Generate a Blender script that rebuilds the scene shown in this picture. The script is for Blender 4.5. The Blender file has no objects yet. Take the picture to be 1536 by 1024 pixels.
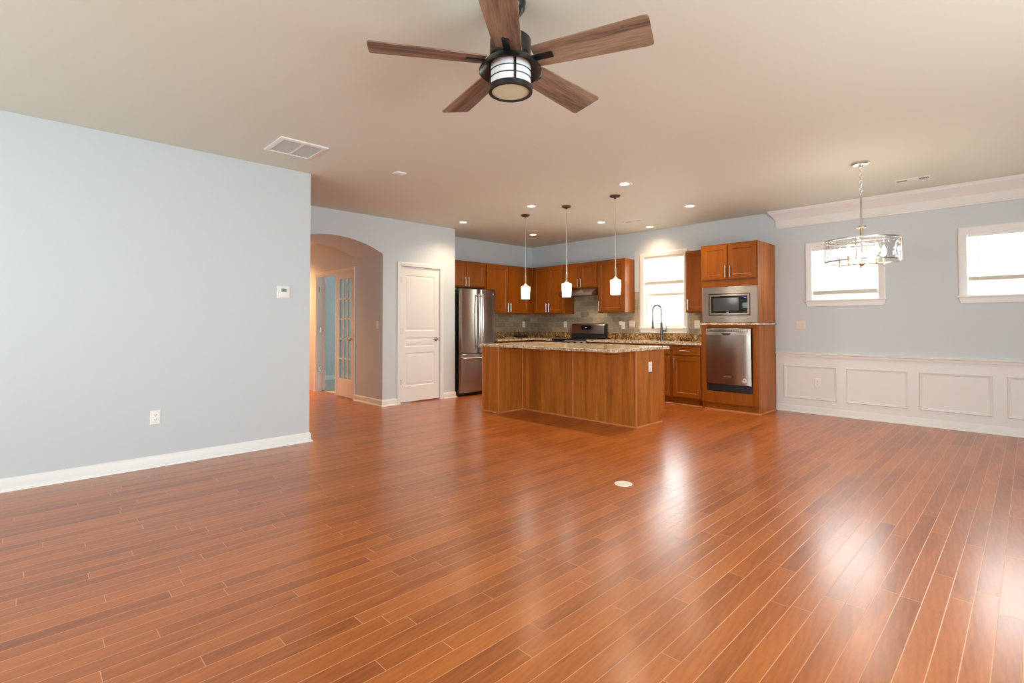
import bpy, bmesh, math, random
from mathutils import Vector, Matrix
random.seed(7)
PI = math.pi
SC = bpy.context.scene
COL = SC.collection

# ------------------------------------------------------------------ camera, sky, daylight, exposure
CAM_H = 1.2022
cam_data = bpy.data.cameras.new('camera')
cam = bpy.data.objects.new('camera', cam_data)
COL.objects.link(cam)
cam_data.sensor_fit = 'HORIZONTAL'
cam_data.sensor_width = 36.0
cam_data.lens = 759.65 / 1536 * 36.0
cam_data.shift_y = -41.99 / 1536
cam_data.clip_start = 0.05
yaw, pitch, roll = 0.79810, 0.018985, -0.001472
fw = Vector((-math.sin(yaw) * math.cos(pitch), math.cos(yaw) * math.cos(pitch), math.sin(pitch)))
r0 = Vector((math.cos(yaw), math.sin(yaw), 0))
u0 = r0.cross(fw)
rr = r0 * math.cos(roll) + u0 * math.sin(roll)
uu = -r0 * math.sin(roll) + u0 * math.cos(roll)
cam.matrix_world = Matrix(((rr.x, uu.x, -fw.x, 0), (rr.y, uu.y, -fw.y, 0), (rr.z, uu.z, -fw.z, CAM_H), (0, 0, 0, 1)))
SC.camera = cam

SC.view_settings.view_transform = 'Standard'
SC.view_settings.look = 'None'
SC.view_settings.gamma = 1.0
SC.view_settings.use_curve_mapping = False
SC.view_settings.exposure = 0.26
cy = SC.cycles
cy.use_denoising = True
cy.max_bounces = 10
cy.diffuse_bounces = 6
cy.glossy_bounces = 4
cy.transmission_bounces = 6
cy.transparent_max_bounces = 12
cy.sample_clamp_indirect = 6.0
cy.caustics_reflective = False
cy.caustics_refractive = False

SKY = 1.6
world = bpy.data.worlds.new('overcast_sky')
SC.world = world
world.use_nodes = True
world.node_tree.nodes['Background'].inputs[0].default_value = (0.93, 0.97, 1.0, 1)
world.node_tree.nodes['Background'].inputs[1].default_value = SKY


def daylight(name, loc, direction, sx, sy, radiance, color=(0.86, 0.95, 1.0)):
    """area lamp outside one window opening, standing in for the daylight through it"""
    l = bpy.data.lights.new(name, 'AREA')
    l.shape = 'RECTANGLE'
    l.size, l.size_y, l.energy, l.color = sx, sy, radiance * PI * sx * sy, color
    o = bpy.data.objects.new(name, l)
    COL.objects.link(o)
    o.location = loc
    o.rotation_euler = Vector(direction).to_track_quat('-Z', 'Z').to_euler()
    return o


# room dimensions (metres); the camera stands at x = y = 0
H = 2.7432
XL, XA, XF, YW = -5.161, -6.565, -7.15, 7.54
YB, XR = -2.4, 2.4            # walls behind and beside the camera
YE = 2.14                     # free end of the left wall
XAB = -7.38                   # back of the thick arch wall
YH = 3.78                     # right wall of the hall beyond the arch
XE = -10.45                   # far wall of the room beyond the hall
XO = -12.0

daylight('daylight_back_window_one', (-3.5, YB - 0.25, 1.42), (0, 1, 0), 1.9, 1.75, 6.0)
daylight('daylight_back_window_two', (-1.0, YB - 0.25, 1.42), (0, 1, 0), 1.9, 1.75, 6.0)
daylight('daylight_unseen_patio_door', (XR + 0.25, 2.0, 1.12), (-1, 0, 0), 2.2, 3.0, 12.5, (0.80, 0.92, 1.0))  # unseen door, placed and strengthened to brighten the left wall
daylight('daylight_added_study_window', (-9.2, YW + 0.3, 1.5), (0, -1, 0), 1.3, 1.5, 8.0)  # lamp at an unseen window, added because the study needs light
SKYC = (0.95, 0.98, 1.0)
daylight('daylight_sink_window', (-4.19, YW + 0.45, 1.72), (0, -1, 0), 1.5, 2.0, 8.0, SKYC)
daylight('daylight_dining_window_one', (-1.665, YW + 0.45, 1.85), (0, -1, 0), 1.5, 1.5, 11.0, SKYC)
daylight('daylight_dining_window_two', (-0.126, YW + 0.45, 1.85), (0, -1, 0), 1.5, 1.5, 11.0, SKYC)

# ------------------------------------------------------------------ materials
MATS = {}


def N(nt, typ, **kw):
    n = nt.nodes.new(typ)
    for k, v in kw.items():
        if k.startswith('i_'):
            n.inputs[k[2:].replace('_', ' ')].default_value = v
        else:
            setattr(n, k, v)
    return n


def base(name, color=(0.8, 0.8, 0.8), rough=0.5, metal=0.0, spec=0.5, **kw):
    m = bpy.data.materials.new(name)
    m.use_nodes = True
    b = m.node_tree.nodes['Principled BSDF']
    b.inputs['Base Color'].default_value = (*color, 1)
    b.inputs['Roughness'].default_value = rough
    b.inputs['Metallic'].default_value = metal
    b.inputs['Specular IOR Level'].default_value = spec
    for k, v in kw.items():
        b.inputs[k].default_value = v
    MATS[name] = m
    return m, m.node_tree, b


def srgb(r, g, b):
    f = lambda c: (c / 255 / 12.92) if c / 255 <= 0.04045 else ((c / 255 + 0.055) / 1.055) ** 2.4
    return (f(r), f(g), f(b))


def ramp(nt, stops):
    n = nt.nodes.new('ShaderNodeValToRGB')
    cr = n.color_ramp
    while len(cr.elements) < len(stops):
        cr.elements.new(0.5)
    for e, (p, c) in zip(cr.elements, stops):
        e.position = p
        e.color = (*c, 1)
    return n


def math_n(nt, op, a=None, b=None, c=None):
    n = nt.nodes.new('ShaderNodeMath')
    n.operation = op
    for k, v in enumerate((a, b, c)):
        if v is None:
            continue
        if isinstance(v, (int, float)):
            n.inputs[k].default_value = v
        else:
            nt.links.new(v, n.inputs[k])
    return n.outputs[0]


def painted(name, color, rough=0.55, bump=0.03):
    m, nt, b = base(name, color, rough, spec=0.3)
    tc = N(nt, 'ShaderNodeTexCoord')
    no = N(nt, 'ShaderNodeTexNoise', i_Scale=260.0, i_Detail=2.0)
    nt.links.new(tc.outputs['Object'], no.inputs['Vector'])
    bp = N(nt, 'ShaderNodeBump', i_Strength=bump, i_Distance=0.002)
    nt.links.new(no.outputs[0], bp.inputs['Height'])
    nt.links.new(bp.outputs[0], b.inputs['Normal'])
    return m


painted('wall_paint', srgb(205, 212, 216))
painted('hall_paint', srgb(206, 208, 210))
painted('ceiling_paint', srgb(217, 218, 204), 0.7)
base('trim_white', srgb(231, 229, 226), 0.35, spec=0.45)
base('plastic_white', srgb(236, 234, 228), 0.4)
base('plastic_almond', srgb(226, 214, 198), 0.4)
base('slot_dark', (0.03, 0.03, 0.03), 0.6)
base('vent_dark', (0.12, 0.11, 0.10), 0.7)
base('black_plastic', (0.012, 0.012, 0.013), 0.35)
base('black_glass', (0.008, 0.008, 0.009), 0.06)
base('oven_window', (0.045, 0.05, 0.048), 0.12)
base('fan_black', (0.012, 0.011, 0.011), 0.32)
base('nickel', (0.62, 0.60, 0.57), 0.28, 1.0)
base('dark_nickel', (0.34, 0.31, 0.27), 0.35, 1.0)
base('dark_bronze', (0.10, 0.075, 0.05), 0.4, 0.9)
base('brushed_cover', (0.78, 0.76, 0.70), 0.42, 0.25)
base('chrome', (0.72, 0.72, 0.72), 0.16, 1.0)
base('faucet_steel', (0.13, 0.13, 0.13), 0.35, 1.0)
base('bronze_warm', (0.55, 0.42, 0.30), 0.3, 1.0)
base('frosted_lens', srgb(206, 208, 180), 0.45)
base('lamp_glass_white', srgb(240, 240, 238), 0.3, **{'Subsurface Weight': 0.0})
base('display_grey', srgb(150, 158, 152), 0.3)
base('cable_white', srgb(226, 214, 190), 0.5)
base('vinyl_white', srgb(236, 236, 234), 0.4)
base('vinyl_shade', srgb(226, 222, 212), 0.5)


def emit(name, color, strength):
    m = bpy.data.materials.new(name)
    m.use_nodes = True
    nt = m.node_tree
    nt.nodes.clear()
    e = N(nt, 'ShaderNodeEmission')
    e.inputs[0].default_value = (*color, 1)
    e.inputs[1].default_value = strength
    o = N(nt, 'ShaderNodeOutputMaterial')
    nt.links.new(e.outputs[0], o.inputs[0])
    MATS[name] = m


emit('recessed_glow', (1.0, 0.80, 0.60), 14.0)
emit('pendant_glow', (1.0, 0.93, 0.88), 11.0)
emit('bulb_glow', (1.0, 0.88, 0.72), 28.0)
emit('hood_glow', (1.0, 0.85, 0.62), 12.0)
emit('display_violet', (0.55, 0.45, 1.0), 0.9)


def thin_glass(name, tint=(1, 1, 1), gloss=0.08, rough=0.0, ripple=0.0):
    m = bpy.data.materials.new(name)
    m.use_nodes = True
    nt = m.node_tree
    nt.nodes.clear()
    t = N(nt, 'ShaderNodeBsdfTransparent')
    t.inputs[0].default_value = (*tint, 1)
    g = N(nt, 'ShaderNodeBsdfGlossy')
    g.inputs['Roughness'].default_value = rough
    fr = N(nt, 'ShaderNodeFresnel', i_IOR=1.45)
    mx = N(nt, 'ShaderNodeMixShader')
    o = N(nt, 'ShaderNodeOutputMaterial')
    gm = N(nt, 'ShaderNodeNewGeometry')
    front = math_n(nt, 'SUBTRACT', 1.0, gm.outputs['Backfacing'])
    nt.links.new(math_n(nt, 'MULTIPLY', math_n(nt, 'ADD', fr.outputs[0], gloss), front), mx.inputs[0])
    nt.links.new(t.outputs[0], mx.inputs[1])
    nt.links.new(g.outputs[0], mx.inputs[2])
    nt.links.new(mx.outputs[0], o.inputs[0])
    if ripple:
        tc = N(nt, 'ShaderNodeTexCoord')
        mp = N(nt, 'ShaderNodeMapping')
        mp.inputs['Scale'].default_value = (1, 1, 0.35)
        no = N(nt, 'ShaderNodeTexNoise', i_Scale=55.0, i_Detail=1.0)
        bp = N(nt, 'ShaderNodeBump', i_Strength=ripple, i_Distance=0.02)
        nt.links.new(tc.outputs['Object'], mp.inputs[0])
        nt.links.new(mp.outputs[0], no.inputs['Vector'])
        nt.links.new(no.outputs[0], bp.inputs['Height'])
        nt.links.new(bp.outputs[0], g.inputs['Normal'])
        nt.links.new(bp.outputs[0], fr.inputs['Normal'])
    MATS[name] = m


thin_glass('window_glass', (0.97, 0.99, 0.98), 0.0)
thin_glass('ripple_glass', (0.90, 0.90, 0.90), 0.10, 0.08, 0.9)
thin_glass('lite_glass', (0.88, 0.92, 0.90), 0.02)


def slat_mat():
    m, nt, b = base('blind_slat', srgb(244, 243, 240), 0.5)
    tr = N(nt, 'ShaderNodeBsdfTranslucent')
    tr.inputs[0].default_value = (0.9, 0.9, 0.88, 1)
    mx = N(nt, 'ShaderNodeMixShader')
    mx.inputs[0].default_value = 0.45
    nt.links.new(b.outputs[0], mx.inputs[1])
    nt.links.new(tr.outputs[0], mx.inputs[2])
    nt.links.new(mx.outputs[0], nt.nodes['Material Output'].inputs[0])


slat_mat()


def floor_mat():
    m, nt, b = base('plank_floor', (0.3, 0.12, 0.05), 0.2)
    L = nt.links
    tc = N(nt, 'ShaderNodeTexCoord')
    sp = N(nt, 'ShaderNodeSeparateXYZ')
    L.new(tc.outputs['Object'], sp.inputs[0])
    W = 0.0770
    xs = math_n(nt, 'DIVIDE', math_n(nt, 'ADD', sp.outputs[0], 0.1145 + 20 * W), W)
    row = math_n(nt, 'FLOOR', xs)
    fx = math_n(nt, 'FRACT', xs)
    wn = N(nt, 'ShaderNodeTexWhiteNoise', noise_dimensions='1D')
    L.new(row, wn.inputs['W'])
    ln = math_n(nt, 'MULTIPLY_ADD', wn.outputs[0], 0.55, 0.75)
    ys = math_n(nt, 'DIVIDE', math_n(nt, 'MULTIPLY_ADD', wn.outputs[0], 37.0, sp.outputs[1]), ln)
    # plank joints jitter so that lengths differ within one row
    pid = math_n(nt, 'FLOOR', ys)
    fy = math_n(nt, 'FRACT', ys)
    idv = math_n(nt, 'MULTIPLY_ADD', row, 17.31, pid)
    wn2 = N(nt, 'ShaderNodeTexWhiteNoise', noise_dimensions='1D')
    L.new(idv, wn2.inputs['W'])
    # distance to joints in metres
    dx = math_n(nt, 'MULTIPLY', math_n(nt, 'MINIMUM', fx, math_n(nt, 'SUBTRACT', 1.0, fx)), W)
    dy = math_n(nt, 'MULTIPLY', math_n(nt, 'MINIMUM', fy, math_n(nt, 'SUBTRACT', 1.0, fy)), ln)
    dist = math_n(nt, 'MINIMUM', dx, dy)
    mr = N(nt, 'ShaderNodeMapRange', interpolation_type='SMOOTHSTEP')
    mr.inputs['From Min'].default_value = 0.0006
    mr.inputs['From Max'].default_value = 0.0022
    L.new(dist, mr.inputs['Value'])
    groove = math_n(nt, 'SUBTRACT', 1.0, mr.outputs[0])
    # grain, shifted per plank
    cv = N(nt, 'ShaderNodeCombineXYZ')
    L.new(math_n(nt, 'MULTIPLY_ADD', wn2.outputs[0], 31.0, math_n(nt, 'MULTIPLY', sp.outputs[0], 9.0)), cv.inputs[0])
    L.new(math_n(nt, 'MULTIPLY_ADD', wn2.outputs[0], 57.0, math_n(nt, 'MULTIPLY', sp.outputs[1], 1.25)), cv.inputs[1])
    big = N(nt, 'ShaderNodeTexNoise', i_Scale=1.6, i_Detail=3.0, i_Distortion=0.8)
    L.new(cv.outputs[0], big.inputs['Vector'])
    fine = N(nt, 'ShaderNodeTexNoise', i_Scale=14.0, i_Detail=4.0, i_Roughness=0.65)
    L.new(cv.outputs[0], fine.inputs['Vector'])
    ring = N(nt, 'ShaderNodeTexWave', wave_type='BANDS', bands_direction='DIAGONAL', i_Scale=2.6, i_Distortion=7.0, i_Detail=2.0)
    ring.inputs['Detail Scale'].default_value = 0.8
    L.new(cv.outputs[0], ring.inputs['Vector'])
    g = math_n(nt, 'ADD', math_n(nt, 'MULTIPLY', big.outputs[0], 0.55), math_n(nt, 'MULTIPLY', fine.outputs[0], 0.3))
    g = math_n(nt, 'ADD', g, math_n(nt, 'MULTIPLY', ring.outputs[0], 0.09))
    tone = math_n(nt, 'ADD', math_n(nt, 'MULTIPLY', g, 0.72), math_n(nt, 'MULTIPLY_ADD', wn2.outputs[0], 0.20, 0.06))
    cr = ramp(nt, [(0.22, srgb(122, 62, 26)), (0.42, srgb(158, 85, 36)), (0.60, srgb(181, 101, 44)), (0.85, srgb(202, 119, 54))])
    L.new(tone, cr.inputs[0])
    # a few dark knots
    kn = N(nt, 'ShaderNodeTexVoronoi', i_Scale=0.9)
    L.new(cv.outputs[0], kn.inputs['Vector'])
    km = N(nt, 'ShaderNodeMapRange')
    km.inputs['From Min'].default_value = 0.02
    km.inputs['From Max'].default_value = 0.09
    km.inputs['To Min'].default_value = 0.5
    km.inputs['To Max'].default_value = 0.0
    L.new(kn.outputs['Distance'], km.inputs['Value'])
    mk = N(nt, 'ShaderNodeMixRGB')
    mk.inputs[2].default_value = (*srgb(78, 42, 28), 1)
    L.new(km.outputs[0], mk.inputs[0])
    L.new(cr.outputs[0], mk.inputs[1])
    ml = N(nt, 'ShaderNodeMixRGB')
    ml.inputs[2].default_value = (*srgb(228, 170, 126), 1)  # bevel-edge highlights painted into the joints as a lighter colour
    L.new(math_n(nt, 'MULTIPLY', groove, 0.62), ml.inputs[0])
    L.new(mk.outputs[0], ml.inputs[1])
    L.new(ml.outputs[0], b.inputs['Base Color'])
    # finish
    rn = N(nt, 'ShaderNodeTexNoise', i_Scale=3.0, i_Detail=2.0)
    L.new(tc.outputs['Object'], rn.inputs['Vector'])
    L.new(math_n(nt, 'MULTIPLY_ADD', rn.outputs[0], 0.03, 0.30), b.inputs['Roughness'])
    b.inputs['Specular IOR Level'].default_value = 0.3
    b.inputs['Coat Weight'].default_value = 0.42
    b.inputs['Coat Roughness'].default_value = 0.215
    # waviness of the boards and worn grain
    cw = N(nt, 'ShaderNodeCombineXYZ')
    L.new(math_n(nt, 'MULTIPLY', sp.outputs[0], 26.0), cw.inputs[0])
    L.new(math_n(nt, 'MULTIPLY', sp.outputs[1], 14.0), cw.inputs[1])
    wv = N(nt, 'ShaderNodeTexNoise', i_Scale=1.0, i_Detail=2.0)
    L.new(cw.outputs[0], wv.inputs['Vector'])
    hgt = math_n(nt, 'MULTIPLY', wv.outputs[0], 0.00022)
    hgt = math_n(nt, 'SUBTRACT', hgt, math_n(nt, 'MULTIPLY', groove, 0.00022))
    bp = N(nt, 'ShaderNodeBump', i_Strength=1.0, i_Distance=1.0)
    L.new(hgt, bp.inputs['Height'])
    L.new(bp.outputs[0], b.inputs['Normal'])
    L.new(bp.outputs[0], b.inputs['Coat Normal'])


floor_mat()


def wood(name, lo, mid, hi, sx=34.0, sz=2.2, rough=0.36, axis='Z', contrast=1.0):
    m, nt, b = base(name, mid, rough, spec=0.25)
    L = nt.links
    tc = N(nt, 'ShaderNodeTexCoord')
    mp = N(nt, 'ShaderNodeMapping')
    s = [sx, sx, sx]
    s['XYZ'.index(axis)] = sz
    mp.inputs['Scale'].default_value = s
    L.new(tc.outputs['Object'], mp.inputs[0])
    oi = N(nt, 'ShaderNodeObjectInfo')
    va = N(nt, 'ShaderNodeVectorMath', operation='ADD')
    L.new(mp.outputs[0], va.inputs[0])
    cm = N(nt, 'ShaderNodeCombineXYZ')
    for k in range(3):
        L.new(math_n(nt, 'MULTIPLY', oi.outputs['Random'], 40.0), cm.inputs[k])
    L.new(cm.outputs[0], va.inputs[1])
    a = N(nt, 'ShaderNodeTexNoise', i_Scale=0.35, i_Detail=3.0, i_Distortion=0.6)
    f = N(nt, 'ShaderNodeTexNoise', i_Scale=2.4, i_Detail=4.0, i_Roughness=0.6)
    L.new(va.outputs[0], a.inputs['Vector'])
    L.new(va.outputs[0], f.inputs['Vector'])
    t = math_n(nt, 'ADD', math_n(nt, 'MULTIPLY', a.outputs[0], 0.6), math_n(nt, 'MULTIPLY', f.outputs[0], 0.4))
    t = math_n(nt, 'ADD', math_n(nt, 'MULTIPLY', math_n(nt, 'SUBTRACT', t, 0.5), contrast), 0.5)
    cr = ramp(nt, [(0.28, lo), (0.5, mid), (0.75, hi)])
    L.new(t, cr.inputs[0])
    L.new(cr.outputs[0], b.inputs['Base Color'])
    bp = N(nt, 'ShaderNodeBump', i_Strength=0.05, i_Distance=0.002)
    L.new(f.outputs[0], bp.inputs['Height'])
    L.new(bp.outputs[0], b.inputs['Normal'])


wood('cabinet_wood', srgb(110, 59, 12), srgb(135, 72, 15), srgb(152, 86, 22), 26.0, 2.0, 0.34, 'Z', 0.8)
wood('cabinet_rail', srgb(110, 59, 12), srgb(135, 72, 15), srgb(152, 86, 22), 26.0, 2.0, 0.34, 'X', 0.8)
wood('island_wood', srgb(138, 76, 24), srgb(170, 98, 34), srgb(196, 120, 50), 40.0, 2.4, 0.4, 'Z', 1.25)
wood('island_trim', srgb(176, 104, 58), srgb(198, 124, 72), srgb(208, 136, 84), 30.0, 3.0, 0.4, 'Z', 0.8)
wood('blade_wood', srgb(96, 76, 62), srgb(140, 114, 94), srgb(168, 142, 120), 42.0, 3.0, 0.55, 'X', 1.6)


def granite(name, stops, sc=1.0):
    m, nt, b = base(name, (0.5, 0.4, 0.3), 0.13)
    L = nt.links
    tc = N(nt, 'ShaderNodeTexCoord')
    a = N(nt, 'ShaderNodeTexNoise', i_Scale=16.0 * sc, i_Detail=5.0, i_Roughness=0.7, i_Distortion=1.2)
    v = N(nt, 'ShaderNodeTexVoronoi', i_Scale=85.0 * sc)
    f = N(nt, 'ShaderNodeTexNoise', i_Scale=120.0 * sc, i_Detail=3.0)
    for n in (a, v, f):
        L.new(tc.outputs['Object'], n.inputs['Vector'])
    t = math_n(nt, 'ADD', math_n(nt, 'MULTIPLY', a.outputs[0], 0.95), math_n(nt, 'MULTIPLY', v.outputs['Distance'], 0.25))
    t = math_n(nt, 'ADD', t, math_n(nt, 'MULTIPLY', math_n(nt, 'SUBTRACT', f.outputs[0], 0.5), 0.45))
    cr = ramp(nt, stops)
    L.new(t, cr.inputs[0])
    L.new(cr.outputs[0], b.inputs['Base Color'])


granite('granite', [(0.37, srgb(54, 42, 34)), (0.45, srgb(118, 92, 70)), (0.54, srgb(172, 150, 120)), (0.66, srgb(206, 188, 160)), (0.82, srgb(230, 220, 202))])
granite('granite_splash', [(0.42, srgb(30, 20, 15)), (0.51, srgb(82, 52, 32)), (0.59, srgb(132, 96, 58)), (0.70, srgb(176, 146, 100)), (0.84, srgb(204, 178, 136))], 0.8)


def tile_mat():
    m, nt, b = base('slate_tile', (0.3, 0.27, 0.22), 0.5)
    L = nt.links
    tc = N(nt, 'ShaderNodeTexCoord')
    sp = N(nt, 'ShaderNodeSeparateXYZ')
    L.new(tc.outputs['Object'], sp.inputs[0])
    cv = N(nt, 'ShaderNodeCombineXYZ')
    L.new(math_n(nt, 'ADD', sp.outputs[0], sp.outputs[1]), cv.inputs[0])
    L.new(sp.outputs[2], cv.inputs[1])
    br = N(nt, 'ShaderNodeTexBrick', offset=0.5)
    br.inputs['Scale'].default_value = 1.0
    br.inputs['Brick Width'].default_value = 0.20
    br.inputs['Row Height'].default_value = 0.098
    br.inputs['Mortar Size'].default_value = 0.003
    br.inputs['Mortar Smooth'].default_value = 0.2
    br.inputs['Color1'].default_value = (0, 0, 0, 1)
    br.inputs['Color2'].default_value = (1, 1, 1, 1)
    br.inputs['Mortar'].default_value = (0.5, 0.5, 0.5, 1)
    L.new(cv.outputs[0], br.inputs['Vector'])
    no = N(nt, 'ShaderNodeTexNoise', i_Scale=16.0, i_Detail=5.0, i_Roughness=0.7)
    mp = N(nt, 'ShaderNodeMapping')
    mp.inputs['Scale'].default_value = (1, 1, 2.2)
    L.new(tc.outputs['Object'], mp.inputs[0])
    L.new(mp.outputs[0], no.inputs['Vector'])
    t = math_n(nt, 'ADD', math_n(nt, 'MULTIPLY', br.outputs['Color'], 0.30), math_n(nt, 'MULTIPLY', no.outputs[0], 0.6))
    cr = ramp(nt, [(0.18, srgb(118, 108, 92)), (0.42, srgb(152, 140, 118)), (0.6, srgb(176, 160, 134)), (0.85, srgb(198, 178, 146))])
    L.new(t, cr.inputs[0])
    mx = N(nt, 'ShaderNodeMixRGB')
    mx.inputs[2].default_value = (*srgb(176, 164, 144), 1)
    L.new(br.outputs['Fac'], mx.inputs[0])
    L.new(cr.outputs[0], mx.inputs[1])
    L.new(mx.outputs[0], b.inputs['Base Color'])
    h = math_n(nt, 'SUBTRACT', math_n(nt, 'MULTIPLY', no.outputs[0], 0.4), br.outputs['Fac'])
    bp = N(nt, 'ShaderNodeBump', i_Strength=0.35, i_Distance=0.004)
    L.new(h, bp.inputs['Height'])
    L.new(bp.outputs[0], b.inputs['Normal'])


tile_mat()


def steel(name, color, rough, axis):
    m, nt, b = base(name, color, rough, 1.0)
    L = nt.links
    tc = N(nt, 'ShaderNodeTexCoord')
    mp = N(nt, 'ShaderNodeMapping')
    s = [400.0, 400.0, 400.0]
    for a in axis:
        s['XYZ'.index(a)] = 3.0
    mp.inputs['Scale'].default_value = s
    no = N(nt, 'ShaderNodeTexNoise', i_Scale=1.0, i_Detail=2.0)
    L.new(tc.outputs['Object'], mp.inputs[0])
    L.new(mp.outputs[0], no.inputs['Vector'])
    L.new(math_n(nt, 'MULTIPLY_ADD', no.outputs[0], 0.12, rough - 0.06), b.inputs['Roughness'])
    bp = N(nt, 'ShaderNodeBump', i_Strength=0.03, i_Distance=0.001)
    L.new(no.outputs[0], bp.inputs['Height'])
    L.new(bp.outputs[0], b.inputs['Normal'])
    tn = N(nt, 'ShaderNodeTangent', direction_type='RADIAL', axis='Z')      # horizontal brushing
    L.new(tn.outputs[0], b.inputs['Tangent'])
    b.inputs['Anisotropic'].default_value = 0.8
    b.inputs['Anisotropic Rotation'].default_value = 0.25


steel('steel', (0.46, 0.40, 0.35), 0.30, 'XY')
steel('steel_smooth', (0.43, 0.38, 0.34), 0.22, 'XY')
steel('steel_dark', (0.25, 0.245, 0.24), 0.3, 'XY')


def carpet_mat():
    m, nt, b = base('carpet', srgb(196, 198, 186), 0.95, spec=0.1)
    tc = N(nt, 'ShaderNodeTexCoord')
    no = N(nt, 'ShaderNodeTexNoise', i_Scale=160.0, i_Detail=3.0)
    nt.links.new(tc.outputs['Object'], no.inputs['Vector'])
    cr = ramp(nt, [(0.3, srgb(170, 172, 160)), (0.7, srgb(208, 210, 198))])
    nt.links.new(no.outputs[0], cr.inputs[0])
    nt.links.new(cr.outputs[0], b.inputs['Base Color'])
    bp = N(nt, 'ShaderNodeBump', i_Strength=0.6, i_Distance=0.01)
    nt.links.new(no.outputs[0], bp.inputs['Height'])
    nt.links.new(bp.outputs[0], b.inputs['Normal'])


carpet_mat()

# ------------------------------------------------------------------ mesh helpers


def ident(a, b, c):
    return Vector((a, b, c))


def on_y(y0):                 # wall facing -Y: (along x, out from wall, z)
    return lambda u, d, z: Vector((u, y0 - d, z))


def on_x(x0):                 # wall facing +X: (along y, out from wall, z)
    return lambda u, d, z: Vector((x0 + d, u, z))


class MB:
    def __init__(self):
        self.bm = bmesh.new()

    def poly(self, loops, closed_u=True, cap0=True, cap1=True):
        """skin a list of vertex loops of equal length"""
        vs = [[self.bm.verts.new(p) for p in lp] for lp in loops]
        n = len(vs[0])
        for a, b in zip(vs[:-1], vs[1:]):
            for i in range(n if closed_u else n - 1):
                j = (i + 1) % n
                try:
                    self.bm.faces.new((a[i], a[j], b[j], b[i]))
                except ValueError:
                    pass
        if cap0:
            self.bm.faces.new(vs[0][::-1])
        if cap1:
            self.bm.faces.new(vs[-1])
        return self

    def box(self, x0, x1, y0, y1, z0, z1, bev=0.0, m=ident):
        t = bmesh.new()
        c = [t.verts.new(m(x, y, z)) for x in (x0, x1) for y in (y0, y1) for z in (z0, z1)]
        for f in ((0, 1, 3, 2), (4, 6, 7, 5), (0, 4, 5, 1), (2, 3, 7, 6), (0, 2, 6, 4), (1, 5, 7, 3)):
            t.faces.new([c[k] for k in f])
        bmesh.ops.recalc_face_normals(t, faces=t.faces[:])
        if bev > 0:
            bmesh.ops.bevel(t, geom=t.edges[:], offset=bev, segments=2, profile=0.6, affect='EDGES')
        me = bpy.data.meshes.new('tmp')
        t.to_mesh(me)
        t.free()
        self.bm.from_mesh(me)
        bpy.data.meshes.remove(me)
        return self

    def prism(self, pts, axis, a0, a1, m=None):
        """extrude a 2-D outline along an axis ('X','Y','Z')"""
        def P(p, a):
            if axis == 'X':
                v = (a, p[0], p[1])
            elif axis == 'Y':
                v = (p[0], a, p[1])
            else:
                v = (p[0], p[1], a)
            return (m or ident)(*v)
        return self.poly([[P(p, a0) for p in pts], [P(p, a1) for p in pts]])

    def lathe(self, c, prof, seg=32, caps=True, axis='Z'):
        loops = []
        for r, z in prof:
            lp = []
            for k in range(seg):
                a = 2 * PI * k / seg
                x, y = r * math.cos(a), r * math.sin(a)
                p = {'Z': (x, y, z), 'Y': (x, z, y), 'X': (z, x, y)}[axis]
                lp.append(Vector(c) + Vector(p))
            loops.append(lp)
        return self.poly(loops, True, caps, caps)

    def tube(self, pts, r, seg=10, closed=False, caps=True):
        pts = [Vector(p) for p in pts]
        n = len(pts)
        loops = []
        prev = None
        for i, p in enumerate(pts):
            if closed:
                t = pts[(i + 1) % n] - pts[i - 1]
            else:
                t = pts[min(i + 1, n - 1)] - pts[max(i - 1, 0)]
            t.normalize()
            if prev is None:
                a = Vector((0, 0, 1)) if abs(t.z) < 0.9 else Vector((1, 0, 0))
                x = t.cross(a).normalized()
            else:
                x = (prev - t * prev.dot(t)).normalized()
            prev = x
            y = t.cross(x)
            rad = r[i] if isinstance(r, (list, tuple)) else r
            loops.append([p + (x * math.cos(2 * PI * k / seg) + y * math.sin(2 * PI * k / seg)) * rad for k in range(seg)])
        if closed:
            loops.append(loops[0])
            return self.poly(loops, True, False, False)
        return self.poly(loops, True, caps, caps)

    def panel(self, m, u0, u1, z0, z1, prof, fill=True, back=True):
        """a rectangular framed face: prof = [(inset, depth)...] from the outer back edge inwards"""
        loops = []
        for ins, d in prof:
            loops.append([m(u0 + ins, d, z0 + ins), m(u1 - ins, d, z0 + ins), m(u1 - ins, d, z1 - ins), m(u0 + ins, d, z1 - ins)])
        return self.poly(loops, True, back, fill)

    def build(self, name, mat, parent=None, loc=None, smooth=True, angle=35, fixn=True):
        bm = self.bm
        off = Vector((0, 0, 0))
        if loc is not None:
            off = Vector(loc)
        elif parent is not None:
            off = Vector(parent.get('_o', (0, 0, 0)))
        bmesh.ops.remove_doubles(bm, verts=bm.verts[:], dist=1e-6)
        if fixn:
            bmesh.ops.recalc_face_normals(bm, faces=bm.faces[:])
        for v in bm.verts:
            v.co -= off
        me = bpy.data.meshes.new(name)
        bm.to_mesh(me)
        bm.free()
        me.materials.append(MATS[mat])
        o = bpy.data.objects.new(name, me)
        COL.objects.link(o)
        if smooth:
            for p in me.polygons:
                p.use_smooth = True
            me.set_sharp_from_angle(angle=math.radians(angle))
        if parent is not None:
            o.parent = parent
        elif loc is not None:
            o.location = off
        o['_o'] = tuple(off)
        return o


def thing(name, label, cat, loc=(0, 0, 0), group=None):
    o = bpy.data.objects.new(name, None)
    o.empty_display_size = 0.1
    COL.objects.link(o)
    o.location = loc
    o['_o'] = tuple(loc)
    return tag(o, label, cat, group)


def tag(o, label, cat, group=None):
    o['label'] = label
    o['category'] = cat
    if group:
        o['group'] = group
    return o


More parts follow.
